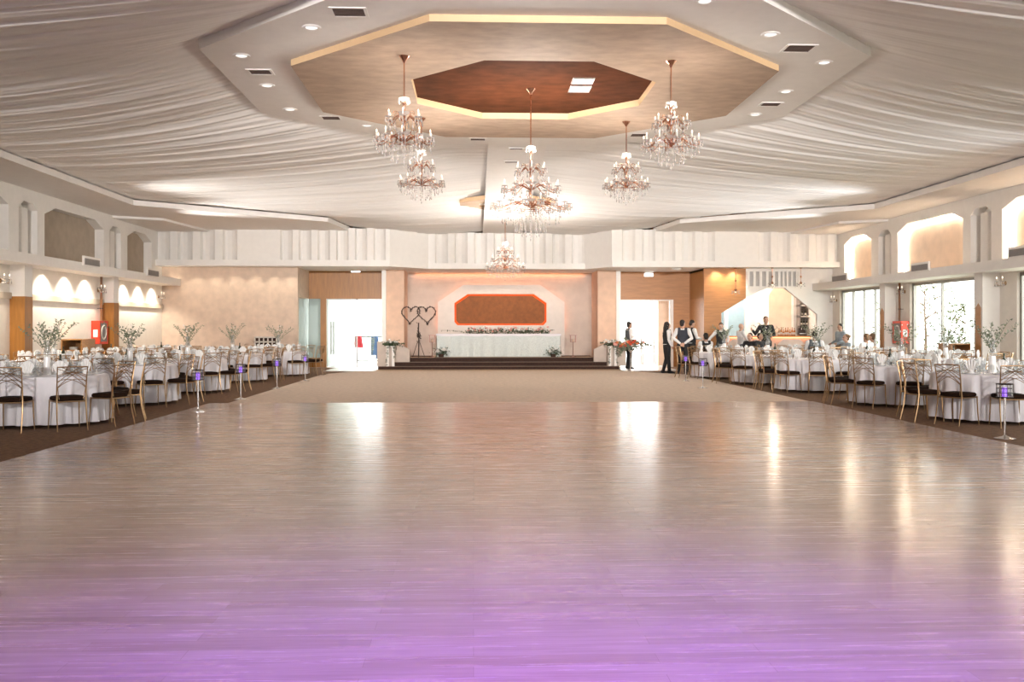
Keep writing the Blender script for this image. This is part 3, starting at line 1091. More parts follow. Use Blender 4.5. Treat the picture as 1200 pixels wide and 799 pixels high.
G = 'air vents in the white octagon ceiling'
ceiling_vent(409, 14, ZW, 0.42, 0.32, 'dark ceiling vent at upper left of the octagon, largest on that side', G)
ceiling_vent(305, 84, ZW, 0.34, 0.26, 'dark ceiling vent near the left corner of the white octagon', G)
ceiling_vent(388, 138, ZW, 0.34, 0.30, 'dark ceiling vent behind left corner of octagon, left of the chandeliers', G)
ceiling_vent(560, 163, ZW, 0.32, 0.22, 'dark vent at the far edge of the octagon, left of centre', G)
ceiling_vent(748, 158, ZW, 0.32, 0.30, 'dark vent at far right edge of octagon, above the small rear chandelier', G)
ceiling_vent(903, 122, ZW, 0.34, 0.26, 'dark ceiling vent behind the right corner of the octagon', G)
ceiling_vent(936, 56.5, ZW, 0.40, 0.34, 'dark ceiling vent near the right corner of the white octagon', G)
G2 = 'air vents in the ceiling centre strip'
for px, py, lb in ((605, 174, 'narrow dark vent in ceiling centre strip, nearer one'), (599, 189.5, 'narrow dark vent in ceiling centre strip, farther one')):
    zz = 5.75
    for _ in range(12):
        zz = strip_z(at_z(px, py, zz).y)
    ceiling_vent(px, py, zz - 0.006, 0.30, 0.16, lb, G2)
G3 = 'round flush lights on the white octagon'
RL = [(365, 32, 'round flush ceiling light beside the large upper left vent'), (283, 65, 'round flush ceiling light just before the left octagon corner vent'),
      (313, 100, 'round flush ceiling light just behind the left corner vent'), (340, 128, 'round flush ceiling light between left corner and rear left vent'),
      (430, 147, 'round flush ceiling light right of the rear left vent'), (903, 40, 'round flush ceiling light left of the right corner vent'),
      (966, 73, 'round flush ceiling light outside the right octagon corner vent'), (921, 107, 'round flush ceiling light just before the rear right vent'),
      (885, 134, 'round flush ceiling light behind the rear right vent'), (826, 1, 'round flush ceiling light at the top of the frame')]
for px, py, lb in RL:
    p = at_z(px, py, ZW)
    t = thing('ceiling_light', lb, 'lamp', (p.x, p.y, ZW), 0, G3)
    MB().lathe([(0.085, -0.004), (0.10, -0.015), (0.13, -0.012), (0.14, 0.0)], n=20).build('trim_ring', M['white2'], t, smooth=True)
    MB().lathe([(0.0, -0.006), (0.085, -0.005)], n=20).build('diffuser', M['lamp_soft'], t)
for (px, py, lb) in ((683, 94.5, 'white square panel light on the brown octagon, farther one'), (679.5, 103.5, 'white square panel light on the brown octagon, nearer one')):
    pass
for (px, py, sy, lb) in ((683, 94.3, 0.34, 'white rectangular panel light on brown ceiling, upper in the photo'), (679.5, 103.6, 0.40, 'white rectangular panel light on brown ceiling, lower in the photo')):
    p = at_z(px, py, ZBR)
    t = thing('panel_light', lb, 'lamp', (p.x, p.y, ZBR), 0.0, 'panel lights on brown octagon')
    MB().box(-0.19, -sy / 2 - .015, -0.02, 0.19, sy / 2 + .015, 0.004).build('frame', M['white'], t)
    MB().box(-0.175, -sy / 2, -0.024, 0.175, sy / 2, -0.019).build('diffuser', M['lamp_soft'], t)

# ledge grilles, small boxes
def ledge_vent(px, py, side, w, h, label):
    X = LXL if side < 0 else LXR
    p = at_X(px, py, X)
    t = thing('wall_vent', label, 'vent', (X, p.y, p.z), 0, 'grey air grilles on the ledges')
    s = 1 if side < 0 else -1
    MB().box(0, -w / 2 - 0.05, -h / 2 - 0.03, 0.05 * s, w / 2 + 0.05, h / 2 + 0.06).build('housing', M['white'], t)
    g_ = MB().box(0.045 * s, -w / 2, -h / 2, 0.056 * s, w / 2, h / 2)
    for i in range(4):
        g_.box(0.05 * s, -w / 2, -h / 2 + h * (i + 0.35) / 4, 0.066 * s, w / 2, -h / 2 + h * (i + 0.55) / 4)
    g_.build('grille', M['ventgrey'], t)


ledge_vent(106, 307.5, -1, 1.0, 0.17, 'grey air grille on the left ledge under the large niche')
ledge_vent(178, 320, -1, 1.0, 0.17, 'grey air grille at the far end of the left ledge')
ledge_vent(1079.5, 313.5, 1, 0.95, 0.16, 'grey air grille on the right ledge under the large lit niche')
ledge_vent(985, 326, 1, 1.2, 0.17, 'grey air grille at the far end of the right ledge')
ledge_vent(1199, 295, 1, 0.95, 0.16, 'grey air grille on the right ledge at the frame edge')
# ------------------------------------------------------------------ banquet chairs, tables, tableware
def arc_pts(p, q, sag, n=7):
    p, q = Vector(p), Vector(q)
    return [p.lerp(q, i / (n - 1)) + Vector(sag) * (4 * (i / (n - 1)) * (1 - i / (n - 1))) for i in range(n)]


def make_chair():
    t = thing('banquet_chair', '', 'chair')
    g = M['gold']
    # seat pad: rounded, a little domed
    s = MB()
    rings = []
    for z, k in ((0.435, 0.90), (0.445, 1.0), (0.475, 1.0), (0.495, 0.93), (0.502, 0.7)):
        ring_ = []
        for j in range(20):
            a = 2 * PI * j / 20
            ca, sa = math.cos(a), math.sin(a)
            e = 0.45
            x = 0.215 * k * math.copysign(abs(ca) ** e, ca)
            y = 0.21 * k * math.copysign(abs(sa) ** e, sa)
            ring_.append((x * (1.0 + 0.06 * (y / 0.21)), y + 0.015, z))
        rings += ring_
    fs = [(i * 20 + j, i * 20 + (j + 1) % 20, (i + 1) * 20 + (j + 1) % 20, (i + 1) * 20 + j) for i in range(4) for j in range(20)]
    fs += [tuple(range(80, 100)), tuple(reversed(range(20)))]
    s.add(rings, fs)
    s.build('seat', M['seat'], t, smooth=True)
    f = MB()
    for p, q in (((-.195, -.19, .425), (.195, -.19, .425)), ((-.205, .2, .425), (.205, .2, .425)), ((-.195, -.19, .425), (-.205, .2, .425)), ((.195, -.19, .425), (.205, .2, .425))):
        f.tube([p, q], 0.011, 6)
    f.build('seat_frame', g, t, smooth=True)
    for sx in (-1, 1):
        MB().tube([(sx * .215, .225, 0.0), (sx * .208, .205, .22), (sx * .203, .195, .44)], [.008, .0105, .012], 7).build('leg', g, t, smooth=True)
    for sx in (-1, 1):
        MB().tube([(sx * .205, -.275, 0.0), (sx * .20, -.215, .25), (sx * .197, -.195, .44), (sx * .197, -.205, .60), (sx * .20, -.235, .78), (sx * .205, -.265, .925)],
                  [.008, .0105, .012, .0105, .009, .008], 7).build('leg', g, t, smooth=True)
    b = MB()

    def yb(z):
        return -.195 - max(0, z - .5) * .165

    def bar(x0, z0, x1, z1, bow, r=.0052):
        pts = []
        for i in range(8):
            u = i / 7
            z = z0 + (z1 - z0) * u + bow * 4 * u * (1 - u)
            pts.append((x0 + (x1 - x0) * u, yb(z), z))
        b.tube(pts, r, 5)

    b.tube([(-.207, yb(.925), .925), (0, yb(.93) - .012, .93), (.207, yb(.925), .925)], .010, 7)
    for sx in (-1, 1):
        bar(-sx * .197, .63, sx * .205, .90, .045)
        bar(-sx * .197, .70, sx * .16, .925, .03)
        bar(-sx * .197, .77, sx * .20, .80, .06)
        bar(-sx * .197, .62, sx * .20, .72, .07)
        bar(sx * .190, .64, sx * .165, .46, .0)
    b.build('backrest', g, t, smooth=True)
    return t


CH = Stamp(make_chair())
SIDES = [(-90, 'front'), (-54, 'front right'), (-18, 'right front side'), (18, 'right rear side'), (54, 'back right'), (90, 'back'),
         (126, 'back left'), (162, 'left rear side'), (198, 'left front side'), (234, 'front left')]


def side_word(deg):
    d = lambda a, b: abs((a - b + 180) % 360 - 180)
    return min(SIDES, key=lambda s_: d(s_[0], deg))[1]


# left inner row, left outer row, right inner row, right outer row:  x, y, phase, phrase, set level
TABLES = []
for i, (x, y, w) in enumerate([(-6.67, 15.2, 'nearest'), (-6.85, 19.3, 'second'), (-6.75, 22.8, 'third'), (-6.8, 27.2, 'fourth'), (-6.2, 30.6, 'farthest')]):
    TABLES.append((x, y, -87, w + ' left inner table', 2 if i < 2 else 1, True))
for i, (x, y, w) in enumerate([(-9.35, 17.9, 'nearest'), (-9.45, 21.9, 'second'), (-9.5, 25.6, 'third'), (-9.3, 29.4, 'farthest')]):
    TABLES.append((x, y, -75, w + ' left wall table', 1, i == 1))
for i, (x, y, w) in enumerate([(8.4, 15.2, 'nearest'), (8.35, 18.4, 'second'), (8.15, 22.5, 'third'), (7.95, 25.6, 'fourth'), (7.55, 28.6, 'farthest')]):
    TABLES.append((x, y, -106, w + ' right inner table', 2 if i < 2 else 1, True))
for i, (x, y, w) in enumerate([(11.0, 17.2, 'nearest'), (11.0, 21.9, 'second'), (10.9, 25.6, 'third'), (10.6, 29.6, 'farthest')]):
    TABLES.append((x, y, -105, w + ' window side table', 1, i == 1))

TR, TZ = 0.90, 0.765


def make_cloth():
    mb = MB()
    n = 192
    prof = [(0.0, TZ), (0.6, TZ), (0.86, TZ), (0.893, TZ - 0.006), (0.905, TZ - 0.03)]
    prof += [(0.907 + 0.012 * k / 8, TZ - 0.03 - (TZ - 0.085) * k / 8) for k in range(1, 9)]

    def wave(a, z):
        d = max(0.0, (TZ - 0.02 - z) / TZ)
        return d ** 0.7 * (0.05 * math.sin(17 * a + 0.9 * math.sin(3 * a)) + 0.03 * math.sin(29 * a + 1.3) + 0.014 * math.sin(47 * a))

    vs_ = []
    for r, z in prof:
        for j in range(n):
            a = 2 * PI * j / n
            rr = r + (wave(a, z) if r > 0.9 else 0)
            vs_.append((rr * math.cos(a), rr * math.sin(a), z))
    fs = [(i * n + j, i * n + (j + 1) % n, (i + 1) * n + (j + 1) % n, (i + 1) * n + j) for i in range(len(prof) - 1) for j in range(n)]
    mb.add(vs_, fs)
    return mb.build('tablecloth', M['cloth'], smooth=True)


CLOTH = Stamp(tag(make_cloth(), '', 'tablecloth'))


def make_plate():
    t = thing('dinner_plate', '', 'plate')
    MB().lathe([(0.0, 0.004), (0.085, 0.004), (0.10, 0.010), (0.142, 0.020), (0.146, 0.022), (0.142, 0.017), (0.09, 0.0), (0.0, 0.0)], n=24).build('plate', M['china'], t, smooth=True)
    return t


def make_napkin():
    """a pocket of folded linen standing like a fan on the plate"""
    mb = MB()
    n = 9
    for i in range(n - 1):
        for k in (0,):
            a0, a1 = -0.95 + 1.9 * i / (n - 1), -0.95 + 1.9 * (i + 1) / (n - 1)
            d0, d1 = (0.014 if i % 2 else -0.014), (0.014 if (i + 1) % 2 else -0.014)
            r = 0.20
            p = [(0.028 * math.sin(a0), d0 * .6, 0.0), (0.028 * math.sin(a1), d1 * .6, 0.0),
                 (r * 0.62 * math.sin(a1), d1, 0.03 + r * math.cos(a1)), (r * 0.62 * math.sin(a0), d0, 0.03 + r * math.cos(a0))]
            mb.add(p + [(x, y + 0.006, z) for x, y, z in p], [(0, 1, 2, 3), (7, 6, 5, 4), (0, 4, 5, 1), (2, 6, 7, 3), (1, 5, 6, 2), (0, 3, 7, 4)])
    mb.lathe([(0.0, 0.0), (0.045, 0.0), (0.035, 0.05), (0.02, 0.06), (0.0, 0.062)], n=10)
    return tag(mb.build('folded_napkin', M['napkin']), '', 'napkin')


def make_wine_glass():
    return tag(MB().lathe([(0.0, 0.0), (0.036, 0.0), (0.034, 0.004), (0.006, 0.010), (0.005, 0.085), (0.02, 0.10), (0.038, 0.13), (0.040, 0.16), (0.033, 0.21), (0.031, 0.21), (0.037, 0.16), (0.035, 0.135), (0.0, 0.105)], n=12).build('wine_glass', M['glass'], smooth=True), '', 'glass')


def make_tumbler():
    return tag(MB().lathe([(0.0, 0.0), (0.031, 0.0), (0.038, 0.13), (0.036, 0.13), (0.029, 0.008), (0.0, 0.008)], n=12).build('water_glass', M['glass'], smooth=True), '', 'glass')


def make_bottle():
    t = thing('wine_bottle', '', 'bottle')
    MB().lathe([(0.0, 0.0), (0.037, 0.0), (0.038, 0.01), (0.038, 0.19), (0.03, 0.215), (0.015, 0.24), (0.0145, 0.30), (0.016, 0.302), (0.016, 0.315), (0.0, 0.315)], n=14).build('bottle', M['greenbottle'], t, smooth=True)
    MB().lathe([(0.0385, 0.06), (0.0388, 0.06), (0.0388, 0.15), (0.0385, 0.15)], n=14).build('paper_label', M['paper'], t, smooth=True)
    return t


def sprig(stem, leafb, p, d, L, n, w, l, rr, droop=0.15):
    """one leafy branch: a bent stem and paired leaves"""
    p, d = Vector(p), Vector(d).normalized()
    side = d.cross(Vector((0, 0, 1)))
    pts = []
    for i in range(6):
        u = i / 5
        pts.append(p + d * L * u + Vector((d.x, d.y, 0)) * (L * 0.25 * u * u) - Vector((0, 0, droop * L * u * u)))
    stem.tube(pts, [0.004, 0.0035, 0.003, 0.0025, 0.002, 0.0012], 4)
    for i in range(n):
        u = 0.18 + 0.82 * i / (n - 1)
        k = min(int(u * 5), 4)
        q = pts[k].lerp(pts[k + 1], u * 5 - k)
        t = (pts[k + 1] - pts[k]).normalized()
        for s_ in (-1, 1):
            o = Vector((rr.uniform(-1, 1), rr.uniform(-1, 1), rr.uniform(-.6, .9)))
            o = (o - t * o.dot(t)).normalized()
            leafb.leaf(q, t * 0.55 + o * s_ * 0.85, w * rr.uniform(.7, 1.2), l * rr.uniform(.7, 1.2))


def make_vase(seed, spread=1.0, H=1.0, nb=7):
    rr = random.Random(seed)
    t = thing('eucalyptus_vase', '', 'vase')
    MB().lathe([(0.0, 0.0), (0.072, 0.0), (0.075, 0.008), (0.062, 0.05), (0.055, 0.20), (0.048, 0.272), (0.0, 0.275)], n=18).build('pedestal', M['china'], t, smooth=True)
    MB().lathe([(0.0, 0.276), (0.05, 0.276), (0.062, 0.30), (0.064, 0.33), (0.045, 0.39), (0.032, 0.43), (0.045, 0.49), (0.062, 0.53), (0.059, 0.53), (0.03, 0.44), (0.055, 0.335), (0.0, 0.29)], n=18).build('glass_vase', M['glass'], t, smooth=True)
    st, lf, bl = MB(), MB(), MB()
    for i in range(nb):
        a = 2 * PI * i / nb + rr.uniform(-.3, .3)
        tilt = rr.uniform(0.35, 0.75) * spread
        d = Vector((math.cos(a) * tilt, math.sin(a) * tilt * 0.8, 1.0))
        sprig(st, lf, (0.012 * math.cos(a), 0.012 * math.sin(a), 0.33), d, rr.uniform(0.50, 0.68) * H, 11, 0.030, 0.055, rr)
    for i in range(16):
        a, r_ = rr.uniform(0, 6.28), rr.uniform(0.02, 0.09)
        z = rr.uniform(0.54, 0.68)
        lf.leaf((r_ * math.cos(a), r_ * math.sin(a), z), (math.cos(a), math.sin(a), rr.uniform(0, 1)), 0.045, 0.08)
    for i in range(10):
        a, r_ = rr.uniform(0, 6.28), rr.uniform(0.03, 0.12)
        bl.ball((r_ * math.cos(a), r_ * math.sin(a), rr.uniform(0.6, 0.8)), 0.014, n=6, k=4)
    st.build('stems', M['stem'], t)
    lf.build('foliage', M['leaf'], t)
    bl.build('blossom', M['blossom'], t, smooth=True)
    return t


def make_votive():
    t = thing('candle_glass', '', 'candle holder')
    MB().lathe([(0.0, 0.0), (0.035, 0.0), (0.04, 0.09), (0.037, 0.09), (0.033, 0.008), (0.0, 0.008)], n=12).build('glass_cup', M['glass'], t, smooth=True)
    MB().lathe([(0.0, 0.009), (0.029, 0.009), (0.029, 0.05), (0.003, 0.052), (0.002, 0.062), (0.0, 0.062)], n=10).build('candle', M['candle'], t, smooth=True)
    return t


PLATE, NAP, WINE, TUMB, BOT, VOT = Stamp(make_plate()), Stamp(make_napkin()), Stamp(make_wine_glass()), Stamp(make_tumbler()), Stamp(make_bottle()), Stamp(make_votive())
VASES = [Stamp(make_vase(11, 1.0)), Stamp(make_vase(23, 1.15)), Stamp(make_vase(31, 0.85, 0.95))]
rt_ = random.Random(42)
for ti, (x, y, ph, phrase, lvl, vase) in enumerate(TABLES):
    side = 'wall' in phrase or 'window' in phrase
    CLOTH.put((x, y, 0), rt_.uniform(0, 6.28), 'white floor-length cloth on the ' + phrase, 'round white tablecloths')
    if vase:
        VASES[ti % 3].put((x + 0.02, y, TZ), rt_.uniform(0, 6.28), 'tall vase of spreading eucalyptus on the ' + phrase, 'eucalyptus centrepieces')
    BOT.put((x + 0.22 * math.cos(ti * 2.1), y + 0.22 * math.sin(ti * 2.1), TZ), 0, 'dark bottle with white label beside the centre of the ' + phrase, 'wine bottles on the tables')
    VOT.put((x + 0.25 * math.cos(ti * 1.3 + 2.6), y + 0.25 * math.sin(ti * 1.3 + 2.6), TZ), 0, 'small candle glass near the middle of the ' + phrase, 'candle glasses on the tables')
    for k in range(10):
        deg = ph + 36 * k
        a = math.radians(deg)
        w = side_word(deg)
        if True:
            rc = 1.16 + rt_.uniform(-.03, .05)
            aa = a + rt_.uniform(-.03, .03)
            CH.put((x + rc * math.cos(aa), y + rc * math.sin(aa), 0.0), aa + PI / 2 + rt_.uniform(-.13, .13),
                   'gold chair with dark seat, %s of %s' % (w, phrase), 'gold banquet chairs around the round tables')
        ca, sa = math.cos(a), math.sin(a)
        if lvl == 2:
            PLATE.put((x + 0.70 * ca, y + 0.70 * sa, TZ), a, 'white plate at the %s setting, %s' % (w, phrase), 'plates on the round tables')
        NAP.put((x + 0.70 * ca, y + 0.70 * sa, TZ + (0.006 if lvl == 2 else 0)), a + PI / 2 + rt_.uniform(-.3, .3), 'standing folded napkin at the %s setting, %s' % (w, phrase), 'folded napkins on the round tables')
        b = a + 0.20
        WINE.put((x + 0.52 * math.cos(b), y + 0.52 * math.sin(b), TZ), 0, 'wine glass at the %s setting, %s' % (w, phrase), 'wine glasses on the round tables')
        if lvl == 2:
            b = a + 0.02
            TUMB.put((x + 0.47 * math.cos(b), y + 0.47 * math.sin(b), TZ), 0, 'plain water glass at the %s setting, %s' % (w, phrase), 'water glasses on the round tables')


# lantern stands along the dance floor
def make_lantern():
    t = thing('lantern_stand', '', 'lantern stand')
    MB().lathe([(0.0, 0.0), (0.135, 0.0), (0.135, 0.008), (0.10, 0.016), (0.03, 0.035), (0.016, 0.05), (0.0, 0.05)], n=24).build('base', M['chrome'], t, smooth=True)
    MB().tube([(0, 0, 0.04), (0, 0, 0.56)], 0.014, 10).build('pole', M['chrome'], t, smooth=True)
    c_ = MB()
    c_.lathe([(0.0, 0.555), (0.105, 0.555), (0.105, 0.565), (0.0, 0.565)], n=20)
    for z in (0.565, 0.62, 0.68, 0.735):
        pts = [(0.105 * math.cos(2 * PI * j / 20), 0.105 * math.sin(2 * PI * j / 20), z) for j in range(21)]
        c_.tube(pts, 0.0035 if z < .73 else 0.006, 4)
    for j in range(14):
        a = 2 * PI * j / 14
        c_.tube([(0.105 * math.cos(a), 0.105 * math.sin(a), 0.56), (0.105 * math.cos(a), 0.105 * math.sin(a), 0.738)], 0.0028, 4)
    c_.build('wire_cage', M['darkmetal'], t, smooth=True)
    MB().lathe([(0.0, 0.566), (0.034, 0.566), (0.034, 0.685), (0.0, 0.690)], n=14).build('candle', M['violet'], t, smooth=True)
    MB().lathe([(0.092, 0.566), (0.094, 0.566), (0.094, 0.725), (0.092, 0.725)], n=20).build('glass_shade', M['glass'], t, smooth=True)
    return t


LAN = Stamp(make_lantern())
for px, py, lb in ((232, 483, 'silver lantern stand at the dance floor edge, nearest on the left'), (282, 468, 'silver lantern stand second along the left tables'), (324.5, 455.5, 'silver lantern stand third along the left tables'),
                   (357.5, 446.5, 'silver lantern stand farthest along the left tables'), (1177.5, 514, 'silver lantern stand beside the nearest right table'),
                   (823.5, 455, 'silver lantern stand right of the farther one near the waiters'), (803.5, 446.5, 'silver lantern stand by the standing waiters, farthest on the right')):
    p = at_z(px, py, 0.0)
    LAN.put((p.x, p.y, 0.012 if p.y < DFY and DF0 < p.x < DF1 else 0.0), 0, lb, 'lantern stands lining the dance floor')
# ------------------------------------------------------------------ chandeliers, pendants, sconces, wall fittings
def drop_mesh(mb, x, y, z, L, beads):
    """a bead chain ending in a pear drop"""
    mb.tube([(x, y, z), (x, y, z - L)], 0.0022, 4)
    for i in range(beads):
        zz = z - L * (i + 0.5) / beads
        mb.ball((x, y, zz), 0.0085, n=6, k=4)
    mb.ball((x, y, z - L - 0.02), 0.013, rz=0.026, n=6, k=5)


def chandelier(name, label, loc, ztop, tiers, zstem, strands, knob, group=None, bulb=True):
    """tiers: (z, R, arms); all heights are world z; strands: list of (radius, count, z0, z1)"""
    t = thing(name, label, 'chandelier', (loc[0], loc[1], 0), 0, group)
    MB().lathe([(0.0, ztop - 0.10), (0.018, ztop - 0.10), (0.03, ztop - 0.07), (0.07, ztop - 0.02), (0.085, ztop), (0.0, ztop)], n=18).build('canopy', M['rosegold'], t, smooth=True)
    MB().tube([(0, 0, ztop - 0.09), (0, 0, zstem)], 0.011, 8).build('rod', M['rosegold'], t, smooth=True)
    zb = tiers[-1][0]
    prof = [(0.0, zb - 0.10), (0.02, zb - 0.09), (0.045, zb - 0.06), (0.05, zb - 0.02), (0.02, zb + 0.02)]
    for z, R, n in reversed(tiers[:-1]):
        prof += [(0.018, z - 0.09), (0.04, z - 0.06), (0.045, z - 0.03), (0.02, z + 0.03)]
    prof += [(0.016, zstem - 0.10), (0.035, zstem - 0.05), (0.014, zstem), (0.0, zstem)]
    MB().lathe(prof, n=14).build('stem', M['rosegold'], t, smooth=True)
    # glass bobeche bowls on the stem
    for z, R, n in tiers:
        g = MB()
        g.lathe([(0.02, z + 0.03), (0.07, z + 0.045), (0.11, z + 0.075), (0.105, z + 0.077), (0.065, z + 0.05), (0.02, z + 0.036)], n=16)
        g.build('crystal_bowl', M['crystal'], t, smooth=True)
    g = MB()
    g.lathe([(0.02, zstem - 0.02), (0.06, zstem), (0.085, zstem + 0.035), (0.08, zstem + 0.036), (0.02, zstem - 0.01)], n=14)
    for j in range(7):
        a = 2 * PI * j / 7
        drop_mesh(g, 0.085 * math.cos(a), 0.085 * math.sin(a), zstem + 0.03, 0.04, 1)
    g.build('crystal_crown', M['crystal'], t, smooth=True)
    for z, R, n in tiers:
        arm0 = None
        for j in range(n):
            a = 2 * PI * (j + 0.5) / n
            Rj = R
            if arm0 is None:
                pts = []
                for i in range(12):
                    u = i / 11
                    pts.append((0.03 + (Rj - 0.03) * u, 0, z - 0.03 + 0.055 * math.sin(2 * PI * (u - 0.12)) * (1.0 - 0.2 * u) - 0.02 * u))
                pts += [(Rj + 0.008, 0, pts[-1][2] + 0.02), (Rj, 0, pts[-1][2] + 0.045)]
                ze = pts[-1][2]
                am = MB().tube(pts, 0.0085, 6)
                cp = []
                for i in range(8):
                    th = PI * 1.6 * i / 7
                    cp.append((Rj * 0.55 + 0.045 * math.cos(th), 0, z + 0.035 + 0.045 * math.sin(th)))
                am.tube(cp, 0.005, 5)
                arm0 = am.build('arm', M['rosegold'], t, smooth=True)
                cup = MB().lathe([(0.012, ze), (0.05, ze + 0.012), (0.058, ze + 0.02), (0.054, ze + 0.021), (0.012, ze + 0.008)], o=(Rj, 0, 0), n=12)
                for q in range(6):
                    b = 2 * PI * q / 6
                    drop_mesh(cup, Rj + 0.055 * math.cos(b), 0.055 * math.sin(b), ze + 0.016, 0.05, 2)
                cup.build('crystal_cup', M['crystal'], arm0, smooth=True)
                cup = MB()
                drop_mesh(cup, Rj, 0, z - 0.04, 0.14 if R > .4 else 0.08, 3)
                cup.build('crystal_drop', M['crystal'], arm0, smooth=True)
                cup = MB()
                drop_mesh(cup, Rj * 0.6, 0, z - 0.05, 0.09, 2)
                cup.build('crystal_drop', M['crystal'], arm0, smooth=True)
                MB().lathe([(0.0, ze + 0.01), (0.012, ze + 0.01), (0.012, ze + 0.085), (0.0, ze + 0.087)], o=(Rj, 0, 0), n=8).build('candle', M['candle'], arm0, smooth=True)
                MB().lathe([(0.0, ze + 0.086), (0.011, ze + 0.10), (0.010, ze + 0.115), (0.0, ze + 0.14)], o=(Rj, 0, 0), n=8).build('bulb', M['bulb'], arm0, smooth=True)
                arm0.rotation_euler = (0, 0, a)
                freeze(arm0)
            else:
                dup(arm0, (0, 0, 0), a, parent=t)
    for r, n, z0, z1 in strands:
        s0 = None
        for j in range(n):
            a = 2 * PI * (j + 0.25) / n
            if s0 is None:
                sm = MB()
                L = z0 - z1
                drop_mesh(sm, r, 0, z0, L, max(3, int(L / 0.045)))
                s0 = sm.build('crystal_strand', M['crystal'], t, smooth=True)
                s0.rotation_euler = (0, 0, a)
                freeze(s0)
            else:
                dup(s0, (0, 0, 0), a, parent=t)
    if strands:
        rg = MB()
        for r, n, z0, z1 in strands:
            if r > 0.05:
                rg.tube([(r * math.cos(2 * PI * j / 24), r * math.sin(2 * PI * j / 24), z0) for j in range(25)], 0.006, 5)
        if rg.v:
            rg.build('strand_ring', M['rosegold'], t, smooth=True)
    return t


chandelier('chandelier', 'largest crystal chandelier, three tiers, hanging from the centre of the brown octagon', (X0 + 0.0, 17.2), ZBR,
           [(4.36, 0.27, 6), (4.05, 0.50, 10), (3.74, 0.69, 16)], 4.72, [(0.28, 18, 3.66, 3.26), (0.16, 10, 3.64, 3.18), (0.02, 1, 3.62, 3.10), (0.52, 18, 3.66, 3.42)], 3)
SM = dict(group='small crystal chandeliers around the octagon')
for sx, sy, lb in ((-2.1, -2.25, 'small two tier chandelier at the front left of the octagon'), (2.07, -2.15, 'small two tier chandelier at the front right of the octagon'),
                   (-2.07, 2.1, 'small two tier chandelier at the rear left of the octagon'), (2.07, 2.25, 'small two tier chandelier at the rear right of the octagon')):
    chandelier('chandelier', lb, (X0 + sx, OC[1] + sy), ZT, [(4.74, 0.26, 6), (4.43, 0.43, 10)], 5.0, [(0.20, 12, 4.37, 4.10), (0.02, 1, 4.34, 4.02), (0.33, 12, 4.38, 4.2)], 2, **SM)
chandelier('chandelier', 'crystal chandelier over the stage, hanging before the orange panel', (XY(592, 29.6), 29.6), 5.38,
           [(3.90, 0.24, 6), (3.66, 0.42, 8), (3.42, 0.58, 12)], 4.12, [(0.28, 16, 3.36, 3.10), (0.50, 16, 3.36, 3.16), (0.02, 1, 3.34, 3.0)], 3)


def pendant(px, Y, zb, label):
    x = XY(px, Y)
    t = thing('pendant_lamp', label, 'pendant lamp', (x, Y, 0), 0, 'small pendants under the beam by the bar')
    MB().lathe([(0.0, ZLIP - 0.03), (0.05, ZLIP - 0.025), (0.06, ZLIP), (0.0, ZLIP)], n=14).build('canopy', M['rosegold'], t, smooth=True)
    MB().tube([(0, 0, ZLIP - 0.02), (0, 0, zb + 0.12)], 0.01, 6).build('rod', M['rosegold'], t, smooth=True)
    zm = (ZLIP + zb) / 2
    MB().lathe([(0, zm - .05), (0.03, zm - .02), (0.035, zm + .02), (0, zm + .05)], n=10).lathe([(0, zb + .03), (0.04, zb + .06), (0.05, zb + .11), (0.012, zb + .16)], n=10).build('knobs', M['rosegold'], t, smooth=True)
    c_ = MB()
    for j in range(6):
        a = PI * j / 3
        c_.tube([(0.03 * math.cos(a), 0.03 * math.sin(a), zb + .08), (0.10 * math.cos(a), 0.10 * math.sin(a), zb + .03), (0.15 * math.cos(a), 0.15 * math.sin(a), zb + .10)], 0.008, 5)
        drop_mesh(c_, 0.15 * math.cos(a), 0.15 * math.sin(a), zb + 0.10, 0.09, 2)
    drop_mesh(c_, 0, 0, zb + 0.03, 0.08, 2)
    c_.build('crystals', M['crystal'], t, smooth=True)
    MB().ball((0, 0, zb + 0.05), 0.025, n=8, k=6).build('bulb', M['bulb'], t, smooth=True)


pendant(862, 33.95, 2.75, 'small crystal pendant hanging before the oak wall panel')
pendant(905, 33.95, 3.02, 'small crystal pendant above the bar opening, over the amber bottles')
pendant(938.5, 33.95, 3.02, 'small crystal pendant nearest the right corner of the bar opening')


def sconce(X, Y, z, side, label):
    t = thing('wall_sconce', label, 'wall lamp', (X, Y, z), 0 if side < 0 else PI, 'crystal wall sconces')
    MB().lathe([(0.0, 0.0), (0.055, 0.0), (0.045, 0.02), (0.0, 0.025)], n=14).build('backplate', M['gold'], t, smooth=True)
    bp = t.children if False else [o for o in C.objects if o.parent == t][0]
    bp.rotation_euler = (0, PI / 2, 0)
    for k, yy in enumerate((-0.13, 0.13)):
        a = MB().tube([(0.01, 0, 0), (0.07, yy * .3, -0.05), (0.13, yy * .8, -0.05), (0.15, yy, 0.0), (0.15, yy, 0.03)], 0.008, 6)
        o = a.build('arm', M['gold'], t, smooth=True)
        c_ = MB().lathe([(0.01, 0.03), (0.05, 0.045), (0.045, 0.047), (0.01, 0.036)], o=(0.15, yy, 0), n=10)
        for q in range(5):
            b = 2 * PI * q / 5
            drop_mesh(c_, 0.15 + 0.045 * math.cos(b), yy + 0.045 * math.sin(b), 0.04, 0.07, 2)
        c_.build('crystal_cup', M['crystal'], o, smooth=True)
        MB().tube([(0.15, yy, 0.035), (0.15, yy, 0.11)], 0.012, 7).build('candle', M['candle'], o, smooth=True)
        MB().lathe([(0.0, 0.11), (0.012, 0.125), (0.011, 0.14), (0.0, 0.17)], o=(0.15, yy, 0), n=8).build('bulb', M['bulb'], o, smooth=True)
    return t


